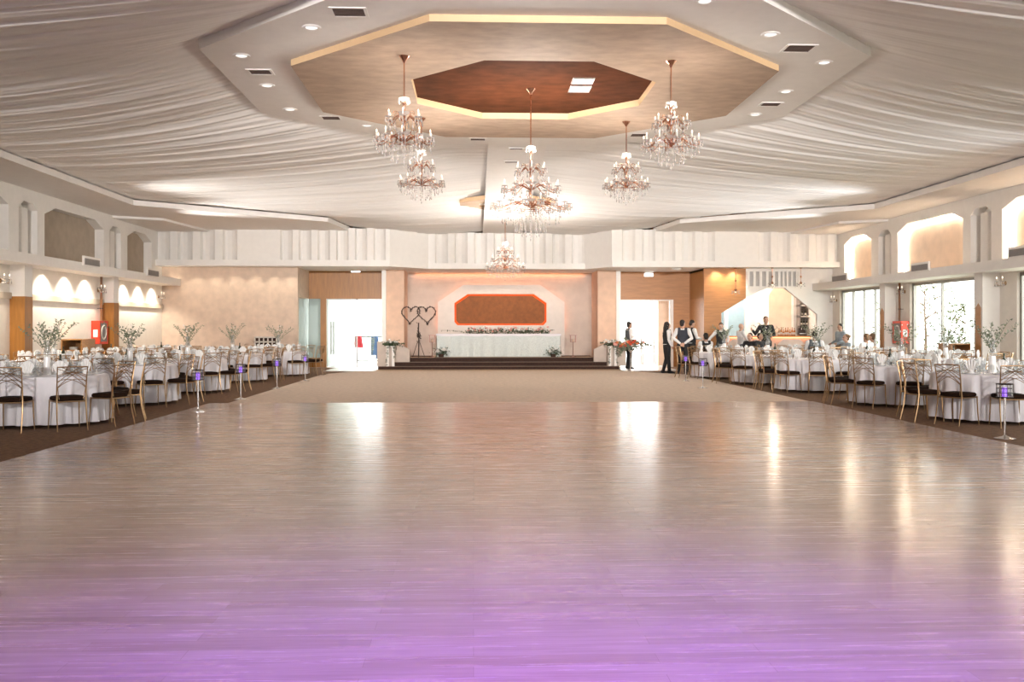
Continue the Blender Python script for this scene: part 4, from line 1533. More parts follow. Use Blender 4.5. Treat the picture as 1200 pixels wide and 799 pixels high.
sconce(XL, 22.8, 2.6, -1, 'crystal wall sconce left of the nearest oak column')
sconce(XL, 28.6, 2.6, -1, 'crystal wall sconce above the red hose cabinet on the left')
sconce(XL, 34.0, 2.6, -1, 'crystal wall sconce in the far left corner')
sconce(XR, 23.05, 2.6, 1, 'crystal wall sconce by the window at the right edge')
sconce(XR, 28.55, 2.6, 1, 'crystal wall sconce above the red hose cabinet on the right')
sconce(XR, 34.0, 2.5, 1, 'crystal wall sconce in the far right corner')


def hose_cabinet(X, Y0, Y1, side, label):
    s = 1 if side < 0 else -1
    t = thing('fire_hose_cabinet', label, 'fire hose cabinet', (X, (Y0 + Y1) / 2, 1.03), 0)
    w = Y1 - Y0
    MB().box(min(0.002 * s, 0.23 * s), -w / 2, 0, max(0.002 * s, 0.23 * s), w / 2, 0.68).build('body', M['red_box'], t, bevel=0.008)
    d = MB()
    x = 0.235 * s
    for a, b, c_, e in ((-w / 2, 0, w / 2, .07), (-w / 2, .61, w / 2, .68), (-w / 2, .07, -w / 2 + .08, .61), (w / 2 - .08, .07, w / 2, .61)):
        d.box(x - 0.008, a, b, x + 0.008, c_, e)
    dd = d.build('door', M['red_box'], t)
    MB().box(x - 0.004, -w / 2 + .08, .07, x + 0.004, w / 2 - .08, .61).build('glass_pane', M['ventgrey'], dd)
    h = MB()
    h.tube([((x - 0.02 * s) + 0.02 * s, .17 * math.cos(2 * PI * i / 20), .34 + .2 * math.sin(2 * PI * i / 20)) for i in range(21)], 0.02, 6)
    h.build('hose_reel', M['cream'], dd, smooth=True)
    p = MB().box(min(0.06 * s, 0.19 * s), -w / 2 - 0.004, 0.2, max(0.06 * s, 0.19 * s), -w / 2 - 0.001, 0.42)
    p.build('notice', M['paper'], t)
    return t


hose_cabinet(XL, 28.1, 28.75, -1, 'red fire hose cabinet on the left wall before the oak column')
hose_cabinet(XR, 28.25, 28.85, 1, 'red fire hose cabinet on the right wall between the windows')
for X, Y, lb, s in ((XL + 0.12, 28.55, 'dark riser pipe above the left red hose cabinet', 1), (XR - 0.12, 28.65, 'dark riser pipe above the right red hose cabinet', -1)):
    t = thing('riser_pipe', lb, 'pipe', (X, Y, 1.71))
    MB().tube([(0, 0, 0), (0, 0, (LZL if s > 0 else LZR)[0] - 1.71)], 0.035, 10).build('pipe', M['darkwood'], t, smooth=True)
    c_ = MB()
    for z in (0.35, 0.95):
        c_.lathe([(0.036, z), (0.045, z), (0.045, z + .03), (0.036, z + .03)], n=10).box(min(0, -s * .12), -0.01, z + .008, max(0, -s * .12), 0.01, z + .022)
    c_.build('clamp', M['darkmetal'], t, smooth=True)


def exit_sign(px, py, label):
    p = at_Y(px, py, YD)
    t = thing('exit_sign', label, 'sign', (p.x, YD, p.z), 0, 'lit signs above the doors')
    MB().box(-0.18, -0.05, -0.075, 0.18, 0, 0.075).build('housing', M['white'], t, bevel=0.006)
    MB().box(-0.165, -0.054, -0.06, 0.165, -0.05, 0.06).build('lit_face', M['sign'], t)


exit_sign(417, 317, 'lit white sign on the oak header above the left door')
exit_sign(760, 322, 'lit white sign on the oak header above the right door')
p = at_z(793, 314, ZLIP)
t = thing('ceiling_dome', 'white dome fixture under the beam above the right door', 'ceiling fixture', (p.x, p.y, ZLIP))
MB().lathe([(0.0, -0.10), (0.10, -0.085), (0.17, -0.04), (0.19, 0.0), (0.0, 0.0)], n=18).build('dome', M['white'], t, smooth=True)
MB().lathe([(0.19, -0.012), (0.21, -0.012), (0.21, 0.0), (0.19, 0.0)], n=18).build('rim', M['chrome'], t, smooth=True)


# side furniture
def sideboard(loc, sx, sy, h, side, label, slot):
    t = thing('wooden_sideboard', label, 'sideboard', loc)
    MB().box(-sx / 2, -sy / 2, 0.0, sx / 2, sy / 2, h - 0.31).build('body', M['box_wood'], t, bevel=0.006)
    f = MB()
    f.box(-sx / 2, -sy / 2, h - .31, sx / 2, sy / 2, h - .29).box(-sx / 2, -sy / 2, h - .03, sx / 2, sy / 2, h)
    f.box(-sx / 2, -sy / 2, h - .29, -sx / 2 + .03, sy / 2, h - .03).box(sx / 2 - .03, -sy / 2, h - .29, sx / 2, sy / 2, h - .03).box(-sx / 2 + .03, sy / 2 - .03, h - .29, sx / 2 - .03, sy / 2, h - .03)
    f.build('open_tray_top', M['box_wood'], t)
    d = MB().box(-sx / 2 + .04, -sy / 2 - .012, .08, sx / 2 - .04, -sy / 2, h - .36)
    dd = d.build('door', M['oak'], t)
    MB().ball((sx / 2 - .1, -sy / 2 - .03, h - .55), .018, n=8, k=6).build('knob', M['chrome'], dd, smooth=True)
    return t


sideboard((-10.72, 26.4, 0), 0.55, 0.9, 1.2, -1, 'varnished wooden sideboard with open top tray at the left wall', True)
sideboard((12.35, 24.1, 0), 0.5, 0.7, 1.10, 1, 'varnished wooden cabinet with dark tray beside the right column', True)
sb_items = MB()
p0 = (-10.72, 26.1)
for k in range(3):
    pl = MB().lathe([(0.0, 0.0), (0.09, 0.0), (0.12, 0.02), (0.115, 0.022), (0.085, 0.005), (0.0, 0.005)], n=16)
    o = pl.build('small_plate', M['china'], smooth=True, loc=(p0[0], p0[1], 0.915 + 0.026 * k))
    tag(o, ['lowest plate in the small stack on the left sideboard', 'middle plate in the small stack on the left sideboard', 'top plate of the small stack on the left sideboard'][k], 'plate', 'plates on the left sideboard')
# pigeonhole rack by the back wall
xa_, xb_ = XY(299.5, 34.05), XY(326, 34.05)
t = thing('pigeonhole_rack', 'white rack with two rows of dark cubbyholes by the textured back wall', 'rack', ((xa_ + xb_) / 2, 34.05, 0))
W_ = xb_ - xa_
b = MB()
b.box(-W_ / 2, -0.2, 0.0, W_ / 2, 0.2, 0.86).box(-W_ / 2, 0.17, 0.86, W_ / 2, 0.2, 1.20)
for i in range(6):
    x = -W_ / 2 + (W_ - 0.04) * i / 5
    b.box(x, -0.2, 0.86, x + 0.04, 0.17, 1.20)
for z in (1.0, 1.16):
    b.box(-W_ / 2, -0.2, z, W_ / 2, 0.17, z + 0.04)
b.build('frame', M['cream'], t)
for i in range(5):
    for j in range(2):
        x = -W_ / 2 + (W_ - 0.04) * i / 5 + 0.045
        MB().box(x, -0.19, 0.865 + 0.175 * j, x + (W_ - 0.04) / 5 - 0.05, 0.168, 0.865 + 0.13 + 0.165 * j - 0.01).build('cubby_shade', M['step'], t)  # dark block stands in for the shade inside each opening
# tan arch board leaning at the back wall
xa_ = XY(289, 34.1)
t = thing('wooden_arch', 'tan wooden arch board by the back wall left of the rack', 'arch board', (xa_, 34.15, 0))
o_, i_ = [], []
for k in range(13):
    a = PI * k / 12
    o_.append((0.27 * math.cos(a), 0.86 + 0.27 * math.sin(a)))
    i_.append((0.14 * math.cos(a), 0.80 + 0.14 * math.sin(a)))
mbb = MB()
oo, ii = [(0.27, 0)] + o_ + [(-0.27, 0)], [(0.14, 0)] + i_ + [(-0.14, 0)]
for k in range(len(oo) - 1):
    q = [oo[k], oo[k + 1], ii[k + 1], ii[k]]
    mbb.extrude([(x, -0.04, z) for x, z in q], (0, 0.08, 0))
mbb.build('arch_frame', M['texwall'], t)
MB().box(-0.3, -0.12, 0, 0.3, 0.12, 0.03).build('foot', M['texwall'], t)
# ------------------------------------------------------------------ stage
def step(nm, p0, p1, y0, z0, z1, parent):
    x0, x1 = XY(p0, y0), XY(p1, y0)
    o = MB().box(x0, y0, z0, x1, YS - 0.002, z1 - 0.004, 0).box(x0, y0 + 0.04, z1 - 0.004, x1, YS - 0.002, z1, 1).box(x0 - 0.005, y0 - 0.012, z1 - 0.014, x1 + 0.005, y0 + 0.02, z1 + 0.001, 2).build(nm, [M['step'], M['step'] if nm != 'upper_step' else M['carpet3'], M['nosing']], parent)
    return o


rt = bpy.data.objects.new('stage', None)
C.objects.link(rt)
rt.location = (0, 0, 0)
struct(rt)
step('lower_step', 443, 725.5, 34.45, 0.0, 0.125, rt)
step('middle_step', 462, 713, 34.85, 0.125, 0.265, rt)
step('upper_step', 480, 695.5, 35.25, 0.265, 0.42, rt)
mb = MB()
mb.box(XY(442, 34.6), 34.6, 0.125, XY(461.5, 34.6), 34.85, 1.02)
mb.extrude([(XY(461.5, 34.95), 34.95, 0.265), (XY(480, 34.95), 34.95, 0.265), (XY(480, 34.95), 34.95, 0.72), (XY(461.5, 34.95), 34.95, 1.02)], (0, 0.2, 0))
struct(mb.build('trim_16', M['stagewall']))
mb = MB()
mb.box(XY(712, 34.6), 34.6, 0.125, XY(733.5, 34.6), 34.85, 0.98)
mb.extrude([(XY(696, 34.95), 34.95, 0.265), (XY(712.5, 34.95), 34.95, 0.265), (XY(712.5, 34.95), 34.95, 0.98), (XY(696, 34.95), 34.95, 0.72)], (0, 0.2, 0))
struct(mb.build('trim_17', M['stagewall']))

# backdrop: proud octagon-topped panel with a recessed rust-orange field and led strips
YP = YS - 0.24
Pp = lambda px, py: at_Y(px, py, YP)
outer = [Pp(*q) for q in ((513, 354), (543, 333.5), (633, 333.5), (661.5, 354), (661.5, 390), (661.5, 426), (513, 426), (513, 390))]
inner = [Pp(*q) for q in ((532.5, 355), (548, 344.5), (625.5, 344.5), (640.5, 355), (640.5, 377), (637, 381), (536, 381), (532.5, 377))]
for v_ in outer:
    v_.z = max(v_.z, 0.42)
mb = MB()
for k in range(8):
    j = (k + 1) % 8
    mb.extrude([outer[k], outer[j], inner[j], inner[k]], (0, 0.12, 0))
struct(mb.build('wall_stage.003', M['panelgrey']))
struct(MB().extrude([Vector((p.x, YP + 0.08, p.z)) for p in inner], (0, 0.03, 0)).build('trim_18', M['rust']))
cx_ = sum(p.x for p in inner) / 8
cz_ = sum(p.z for p in inner) / 8
mb = MB()


def inset(p, d):
    v_ = Vector((p.x - cx_, 0, p.z - cz_))
    return Vector((p.x - math.copysign(min(d, abs(v_.x)), v_.x), 0, p.z - math.copysign(min(d, abs(v_.z)), v_.z)))


for k in range(8):
    j = (k + 1) % 8
    a, b = inset(inner[k], 0.005), inset(inner[j], 0.005)
    c_, d_ = inset(inner[j], 0.055), inset(inner[k], 0.055)
    mb.extrude([(q.x, YP + 0.05, q.z) for q in (a, b, c_, d_)], (0, 0.028, 0))
tag(mb.build('led_strip', M['led_red']), 'red glowing light strip edging the orange stage panel', 'light strip')
mb = MB()
pts = [inset(p, 0.05) for p in outer]
for k in (7, 0, 1, 2, 3):
    j = (k + 1) % 8
    mb.tube([(pts[k].x, YP + 0.165, pts[k].z), (pts[j].x, YP + 0.165, pts[j].z)], 0.02, 6)
tag(mb.build('led_strip', M['led_orange']), 'orange glowing light strip behind the white stage panel', 'light strip')

# head table under a sequined cloth
YT = 35.95
xa, xb = XY(512, YT - 0.35), XY(656.5, YT - 0.35)
t = thing('head_table', 'long head table in pale sequined cloth on the stage', 'table', ((xa + xb) / 2, YT, 0.42))
L_ = xb - xa
n = 150
vs_, fs = [], []
per = []
hw = 0.35
for i in range(n):
    u = i / n
    P_ = 2 * (L_ + 2 * hw)
    s_ = u * P_
    if s_ < L_:
        p, nr = (-L_ / 2 + s_, -hw), (0, -1)
    elif s_ < L_ + 2 * hw:
        p, nr = (L_ / 2, -hw + s_ - L_), (1, 0)
    elif s_ < 2 * L_ + 2 * hw:
        p, nr = (L_ / 2 - (s_ - L_ - 2 * hw), hw), (0, 1)
    else:
        p, nr = (-L_ / 2, hw - (s_ - 2 * L_ - 2 * hw)), (-1, 0)
    per.append((p, nr))
for z in (0.86, 0.84, 0.6, 0.3, 0.01):
    for i, (p, nr) in enumerate(per):
        w_ = (0.86 - z) * 0.045 * math.sin(i * 1.05) + 0.01
        vs_.append((p[0] + nr[0] * w_, p[1] + nr[1] * w_, z))
fs = [(a * n + i, a * n + (i + 1) % n, (a + 1) * n + (i + 1) % n, (a + 1) * n + i) for a in range(4) for i in range(n)]
fs.append(tuple(range(n)))
MB().add(vs_, fs).build('sequin_cloth', M['sequin'], t, smooth=True)
ov = MB()
m_ = 61
vs_ = []
for i in range(m_):
    x = -L_ / 2 - 0.03 + (L_ + 0.06) * i / (m_ - 1)
    zz = 0.80 - 0.03 * abs(math.sin(i * PI / 12))
    vs_ += [(x, hw + 0.02, 0.868), (x, -hw - 0.02, 0.868), (x, -hw - 0.03, zz)]
ov.add(vs_, [(3 * i + k, 3 * i + 3 + k, 3 * i + 4 + k, 3 * i + 1 + k) for i in range(m_ - 1) for k in (0, 1)])
ov.build('table_runner', M['cloth'], t, smooth=True)
rr = random.Random(77)


def flowers(name, label, cat, loc, pts, spread, nleaf, nbloom, bloom_mats, leafm, size=0.05, base=None, group=None, trails=(), grow=0.0):
    """a flower arrangement: leaf mass, blooms of each colour, optional container and trailing stems"""
    t = thing(name, label, cat, loc, 0, group)
    if base:
        base(t)
    lf, st = MB(), MB()
    for i in range(nleaf):
        p = Vector(pts[rr.randrange(len(pts))]) + Vector((rr.gauss(0, spread[0]), rr.gauss(0, spread[1]), rr.gauss(0, spread[2])))
        d = Vector((rr.uniform(-1, 1), rr.uniform(-1, 1), rr.uniform(-.5, 1)))
        lf.leaf(p, d, size * rr.uniform(.5, 1), size * 2 * rr.uniform(.6, 1.3))
    for a, b in trails:
        q = arc_pts(a, b, (0, 0, 0.03), 8)
        st.tube(q, 0.004, 4)
        for k in range(26):
            u = rr.random()
            p = q[min(6, int(u * 7))].lerp(q[min(7, int(u * 7) + 1)], rr.random())
            lf.leaf(p, (rr.uniform(-1, 1), rr.uniform(-1, 1), rr.uniform(-1, .4)), size * .7, size * 1.4)
    lf.build('foliage', leafm, t)
    if st.v:
        st.build('stems', M['stem'], t)
    for bi, bmname in enumerate(bloom_mats):
        bl = MB()
        for i in range(nbloom):
            p = Vector(pts[rr.randrange(len(pts))]) + Vector((rr.gauss(0, spread[0]), rr.gauss(0, spread[1]), abs(rr.gauss(0, spread[2])) + grow))
            r_ = size * rr.uniform(.55, 1.0)
            bl.ball(p, r_, rz=r_ * .8, n=8, k=5)
            for q in range(5):
                a = 2 * PI * q / 5 + rr.random()
                bl.leaf(p + Vector((0, 0, r_ * .2)), (math.cos(a), math.sin(a), .5), r_ * 1.2, r_ * 1.5, up=Vector((0, 0, 1)))
        bl.build('blooms', M[bmname], t, smooth=True)
    return t


zt = 0.868
gp = []
for i in range(40):
    x = XY(548, YT) + (XY(640, YT) - XY(548, YT)) * i / 39 - (xa + xb) / 2
    gp.append((x, -0.2 + 0.02 * math.sin(i), 0.07 + 0.03 * math.sin(i * .9)))
flowers('floral_garland', 'green and white floral garland lying along the head table', 'garland', ((xa + xb) / 2, YT, 0.42 + zt), gp, (0.05, 0.06, 0.055), 900, 55, ['blossom', 'pink_bloom'], M['leafdark'], 0.045,
        trails=[((XY(545, YT) - (xa + xb) / 2, -0.2, 0.06), (XY(517, YT) - (xa + xb) / 2, -0.2, 0.12)), ((XY(640, YT) - (xa + xb) / 2, -0.2, 0.05), (XY(648, YT) - (xa + xb) / 2, -0.22, 0.14))], grow=0.04)


def pot(r, h, m_='cream'):
    def f(t):
        MB().lathe([(0.0, 0.0), (r * .8, 0.0), (r, h), (r * .9, h), (r * .7, 0.02), (0.0, 0.02)], n=16).build('pot', M[m_], t, smooth=True)
    return f


for px, lb in ((517, 'low bouquet on stage floor at the left corner of the head table'), (648.5, 'low bouquet on stage floor at the right corner of the head table')):
    flowers('floor_bouquet', lb, 'bouquet', (XY(px, 35.42), 35.42, 0.42), [(0, 0, .16), (.1, 0, .14), (-.1, 0, .14), (0, .03, .22)], (.11, .06, .06), 170, 20, ['blossom'], M['leafdark'], 0.045, pot(0.11, 0.12, 'step'), 'bouquets at the head table', grow=0.05)


def stand_base(w, h):
    def f(t):
        q = MB()
        for sx in (-1, 1):
            q.box(sx * w / 2 - .045, -.06, 0, sx * w / 2 + .045, .06, h)
        q.box(-w / 2 - .05, -.09, h, w / 2 + .05, .09, h + .03)
        q.build('stand', M['white'], t)
    return f


flowers('flower_stand', 'white stand with trailing flowers before the left low stage wall', 'flower stand', (XY(457.5, 34.5), 34.52, 0.125), [(0, 0, .80), (-.1, 0, .78), (.12, 0, .78)], (.10, .06, .05), 200, 16, ['blossom'], M['leafdark'], 0.05, stand_base(0.2, 0.70),
        'flower stands beside the stage', trails=[((-.1, -.08, .75), (-.13, -.1, .03)), ((.13, -.08, .75), (.16, -.1, .32)), ((.2, 0, .78), (.5, -.05, .82)), ((-.15, 0, .78), (-.3, -.05, .80))], grow=0.06)
flowers('flower_stand', 'white stand with trailing flowers before the right low stage wall', 'flower stand', (XY(718, 34.5), 34.52, 0.125), [(0, 0, .80), (-.1, 0, .78), (.12, 0, .78)], (.10, .06, .05), 200, 18, ['blossom'], M['leafdark'], 0.05, stand_base(0.2, 0.70),
        'flower stands beside the stage', trails=[((-.12, -.08, .75), (-.14, -.1, .1)), ((.13, -.08, .75), (.16, -.1, .03)), ((-.2, 0, .8), (-.45, -.05, .84))], grow=0.06)


def pedestal(t):
    MB().lathe([(0, 0), (.16, 0), (.16, .01), (.03, .03), (.013, .05), (.013, .6), (.02, .62), (.10, .72), (.09, .72), (0, .63)], n=18).build('pedestal', M['chrome'], t, smooth=True)


pfl = at_z(739, 433.5, 0)
flowers('flower_arrangement', 'large red and orange flower arrangement on a slim pedestal by the right door', 'flower arrangement', (pfl.x, pfl.y, 0), [(0, 0, .86), (-.25, 0, .86), (.25, 0, .88), (.12, 0, .95), (-.12, 0, .93), (-.38, 0, .80)], (.12, .10, .08), 260, 11,
        ['red_bloom', 'orange_bloom', 'pink_bloom', 'blossom'], M['leaf'], 0.075, pedestal, None, trails=[((.35, 0, .88), (.75, -.05, .92)), ((-.3, 0, .8), (-.42, -.05, .5))], grow=0.02)


# stage lanterns: square bronze cages on slim poles
def stage_lantern(px, label):
    x = XY(px, 35.6)
    t = thing('stage_lantern', label, 'lantern stand', (x, 35.6, 0.42), 0, 'bronze lanterns on the stage')
    MB().lathe([(0, 0), (.12, 0), (.12, .01), (.02, .03), (0, .03)], n=18).build('base', M['bronze'], t, smooth=True)
    MB().tube([(0, 0, .02), (0, 0, .56)], .012, 8).build('pole', M['bronze'], t, smooth=True)
    c_ = MB().box(-.10, -.10, .55, .10, .10, .565).box(-.13, -.13, .80, .13, .13, .82)
    for sx in (-1, 1):
        for sy in (-1, 1):
            c_.box(sx * .095 - .008, sy * .095 - .008, .565, sx * .095 + .008, sy * .095 + .008, .80)
    c_.build('cage', M['bronze'], t)
    MB().lathe([(0, .566), (.035, .566), (.035, .66), (0, .665)], n=12).build('candle', M['peach_tint'], t, smooth=True)


stage_lantern(506.5, 'bronze lantern on pole left of the head table')
stage_lantern(671.5, 'bronze lantern on pole right of the head table')
for px0, px1, lb in ((481.5, 506, 'dark mat behind the heart stand on the stage'), (657.5, 692, 'dark mat at the right side of the stage')):
    o = MB().box(XY(px0, 36.4), 36.2, 0.42, XY(px1, 36.4), 36.75, 0.445).build('floor_mat', M['step'])
    tag(o, lb, 'mat')

# twin-heart twig arch on a tripod
hx = XY(490.5, 35.55)
t = thing('heart_stand', 'twig stand of two interlocked hearts at the left of the stage', 'heart decoration', (hx, 35.55, 0.42))
kk = 35.55 / 1120
tp = MB()
for a in (-PI / 2, PI / 6, 5 * PI / 6):
    tp.tube([(0, 0, .62), (.05 * math.cos(a), .05 * math.sin(a), .55), (.26 * math.cos(a), .16 * math.sin(a), 0.0)], .012, 6)
tp.build('tripod', M['twig'], t, smooth=True)
MB().tube([(0, 0, 0.0), (0.01, 0, .5), (-.005, 0, 1.0), (0, 0, 1.28)], .022, 8).build('pole', M['twig'], t, smooth=True)
for sx, cxh in ((-1, -9.3), (1, 9.3)):
    hp = MB()
    pts = []
    for i in range(49):
        a = 2 * PI * i / 48
        x = 16 * math.sin(a) ** 3
        y = 13 * math.cos(a) - 5 * math.cos(2 * a) - 2 * math.cos(3 * a) - math.cos(4 * a)
        # the hearts lean outwards, tips pulled toward the pole's sides
        x_ = x * 0.66
        y_ = y * 0.70
        pts.append(Vector((cxh * kk + (x_ - sx * 0.22 * y_ * 0.4) * kk, 0.02 * sx, 1.60 + y_ * kk)))
    hp.tube(pts, .014, 6)
    for i in range(0, 48, 1):
        for q in range(4):
            hp.leaf(pts[i], (rr.uniform(-1, 1), rr.uniform(-1, 1), rr.uniform(-1, 1)), .03, .06)
    hp.build('heart_wreath', M['twig'], t)
cl = MB()
for i in range(60):
    cl.leaf((rr.gauss(0, .03), rr.gauss(0, .03), .85 + rr.gauss(0, .12)), (rr.uniform(-1, 1), rr.uniform(-1, 1), rr.uniform(-1, 1)), .04, .08)
cl.build('twig_posy', M['twig'], t)

# ------------------------------------------------------------------ beyond the doors
yr = 42.0
xa, xb = XY(419, yr), XY(455, yr)
t = thing('railing', 'metal balcony railing outside the left door', 'railing', (xa, yr, 0))
MB().tube([(0, 0, 1.12), (xb - xa, 0, 1.12)], .03, 8).build('handrail', M['darkalu'], t, smooth=True)
MB().tube([(0, 0, .08), (xb - xa, 0, .08)], .022, 8).build('bottom_rail', M['darkalu'], t, smooth=True)
for x in (0.0, (xb - xa) * .5, xb - xa):
    MB().tube([(x, 0, 0), (x, 0, 1.12)], .025, 8).build('post', M['darkalu'], t, smooth=True)
MB().box(0.02, -.006, .1, xb - xa - .02, .006, 1.08).build('glass_panel', M['pane'], t)
for px, py0, py1, w, mm, lb in ((420.5, 394, 408, .2, 'pinkcloth', 'coral red cloth hanging over the railing outside the left door'), (440, 402, 421, .2, 'bluecloth', 'blue cloth hanging outside the left door')):
    x = XY(px, yr - .06)
    z0, z1 = at_Y(px, py1, yr - .06).z, at_Y(px, py0, yr - .06).z
    if mm == 'bluecloth':
        z1 = 1.14
    cb = MB()
    vs_ = []
    for r_ in range(6):
        zz = z1 + 0.02 - (z1 - z0) * r_ / 5
        for c_ in range(9):
            vs_.append((x - w + 2 * w * c_ / 8 * (0.8 + .04 * r_), yr - .06 + .03 * math.sin(c_ * 1.6), zz))
    for c_ in range(9):
        vs_.append((x - w + 2 * w * c_ / 8 * .8, yr + .05, z1 - .1))
    fs = [(r_ * 9 + c_, r_ * 9 + c_ + 1, r_ * 9 + c_ + 10, r_ * 9 + c_ + 9) for r_ in range(5) for c_ in range(8)] + [(c_, c_ + 1, 54 + c_ + 1, 54 + c_) for c_ in range(8)]
    o = cb.add(vs_, fs).build('hanging_cloth', M[mm], smooth=True)
    tag(o, lb, 'cloth')
sbox('wall_lobby', M['plaster_out'], -5.85, YD + 0.3, 0, -5.6, 44, 3.2)
sbox('wall_lobby.002', M['plaster_out'], XY(352, 38.6), 38.6, 0, XY(378.5, 38.6), 38.7, 3.0)  # added box dims the daylight behind the sidelight
sbox('wall_lightblock', M['plaster_out'], -7.15, YD + 0.2, 0, -6.95, 38.7, 3.0)  # unseen, added to shut daylight out of the alcove
xr_ = XY(349, YW)
sbox('wall_lobby.004', M['plaster_out'], xr_ - 0.5, YW + 0.2, 0, xr_ - 0.4, YD + 0.2, 2.9)  # added to stop daylight coming through the glass return
sbox('wall_lightblock.002', M['plaster_out'], -7.15, YD + 0.05, 0, xr_ - 0.2, YD + 0.25, 3.0)  # unseen, added to close the alcove against daylight
sbox('wall_lobby.001', M['peach_panel'], XY(771, 38.2), 38.1, 0, XY(785.5, 38.2), 38.4, 3.2)
sbox('ceiling.008', M['plaster_out'], XL, YD + 0.2, 3.0, XY(446, YD), 44.0, 3.1)
sbox('ceiling.009', M['plaster_out'], XY(730, YD), YD + 0.2, 3.0, XY(800, 38), 41.0, 3.1)


def garden_tree(x, y, h, r, label, seed, n=900, ls=0.14, trunk=0.07):
    q = random.Random(seed)
    t = thing('garden_tree', label, 'tree', (x, y, -0.04), 0, 'trees outside the windows')
    st, lf = MB(), MB()
    st.tube([(0, 0, 0), (0.05, 0, h * .3), (0, .03, h * .6), (.02, 0, h * .85)], [trunk, trunk * .8, trunk * .5, trunk * .2], 7)
    for i in range(14):
        a, z = q.uniform(0, 6.28), h * q.uniform(.25, .75)
        e = Vector((r * .8 * math.cos(a), r * .8 * math.sin(a), z + q.uniform(.2, .7)))
        st.tube([(0, 0, z), e * .5 + Vector((0, 0, z * .5)), e], [trunk * .35, trunk * .25, .008], 5)
    for i in range(n):
        a, u = q.uniform(0, 6.28), q.random() ** .5
        z = h * q.uniform(.15, 1.0)
        k = math.sin(PI * min(1, (z / h) * .9 + .08)) ** .6
        p = (r * u * k * math.cos(a), r * u * k * math.sin(a), z)
        lf.leaf(p, (q.uniform(-1, 1), q.uniform(-1, 1), q.uniform(-1, .6)), ls * .55, ls * q.uniform(.7, 1.3))
    st.build('trunk', M['bark'], t, smooth=True)
    lf.build('foliage', M['bushleaf'], t)


garden_tree(16.6, 29.2, 3.0, 1.5, 'leafy garden tree seen through the window beside the red cabinet', 1, 700)
garden_tree(17.5, 33.2, 2.4, 1.0, 'small garden tree seen through the far window group', 2, 500)
garden_tree(18.5, 38.5, 4.0, 1.6, 'taller garden tree far behind the window group', 3, 700)
garden_tree(17.0, 33.4, 1.2, .8, 'low garden shrub behind the wooden cabinet at the right window', 4, 420, .11)
garden_tree(19.7, 45.4, 3.6, 1.0, 'narrow garden tree at the right end of the far window group', 5, 500)
# tall dry plant outside left door
pl = XY(436, 40.8)
t = thing('tall_plant', 'tall thin plant in a pale pot outside the left door', 'plant', (pl, 40.8, 0))
pot(.16, .35, 'plaster_out')(t)
st, lf = MB(), MB()
q = random.Random(5)
for i in range(5):
    a = 2 * PI * i / 5
    sprig(st, lf, (0, 0, .3), (.12 * math.cos(a), .12 * math.sin(a), 1), 1.5, 14, .05, .11, q, .02)
st.build('stems', M['stem'], t)
lf.build('foliage', M['leaf'], t)
# white bench outside right door
bx = XY(760, 39.2)
t = thing('white_bench', 'white slatted bench seen through the right door', 'bench', (bx, 39.2, 0))
MB().box(-.3, -.22, .42, .3, .22, .47).build('seat', M['plaster_out'], t)
b = MB()
for i in range(4):
    b.box(-.3, .20, .58 + .14 * i, .3, .24, .66 + .14 * i)
b.build('backrest', M['plaster_out'], t)
for sx in (-1, 1):
    for sy in (-1, 1):
        MB().box(sx * .27 - .03, sy * .2 - .03, 0, sx * .27 + .03, sy * .2 + .03, .42 if sy < 0 else 1.1).build('leg', M['slatgrey'], t)

# ------------------------------------------------------------------ the bar
YC = 36.9
xa, xb = XY(846, YC), XR + 0.1
t = thing('bar_counter', 'cream bar counter with glowing orange recesses behind the gable opening', 'bar counter', ((xa + xb) / 2, YC, 0))
W_ = xb - xa
MB().box(-W_ / 2, 0.06, 0, W_ / 2, .6, 1.12).build('body', M['peach_panel'], t)
MB().box(-W_ / 2, -.10, 1.15, W_ / 2, .62, 1.20).build('worktop', M['oak2'], t, bevel=.008)
for p0, p1 in ((852, 872), (878, 893.5), (911, 944), (951, 966)):
    x0, x1 = XY(p0, YC) - (xa + xb) / 2, XY(p1, YC) - (xa + xb) / 2
    MB().extrude([(x0 - .12, 0, 0.02), (x1 + .12, 0, 0.02), (x1 + .12, 0, .72), (x1 - .22, 0, 1.07), (x0 + .22, 0, 1.07), (x0 - .12, 0, .72)], (0, .04, 0)).build('front_panel', M['cream'], t)
MB().box(-W_ / 2 + .05, -.02, 1.125, W_ / 2 - .05, .03, 1.149).build('light_strip', M['led_orange'], t)


def liquor(px, Y, z, h, m_, label, grp):
    t = thing('liquor_bottle', label, 'bottle', (XY(px, Y), Y, z), 0, grp)
    MB().lathe([(0, 0), (.038, 0), (.04, .01), (.04, h * .55), (.028, h * .66), (.014, h * .74), (.014, h * .93), (0, h * .93)], n=12).build('bottle', M[m_], t, smooth=True)
    MB().lathe([(0, h * .93), (.017, h * .93), (.017, h), (0, h)], n=10).build('cap', M['darkmetal'], t, smooth=True)
    MB().lathe([(.0405, h * .15), (.0412, h * .15), (.0412, h * .42), (.0405, h * .42)], n=12).build('paper_label', M['cream'], t, smooth=True)


ordn = ['first', 'second', 'third', 'fourth', 'fifth', 'sixth', 'seventh', 'eighth']
for k in range(8):
    liquor(913 + 2.55 * k, YC + .35, 1.20, .30 + .05 * math.sin(k * 2.2), 'amber', 'amber bottle on the bar counter, %s from the left' % ordn[k], 'amber bottles on the bar')
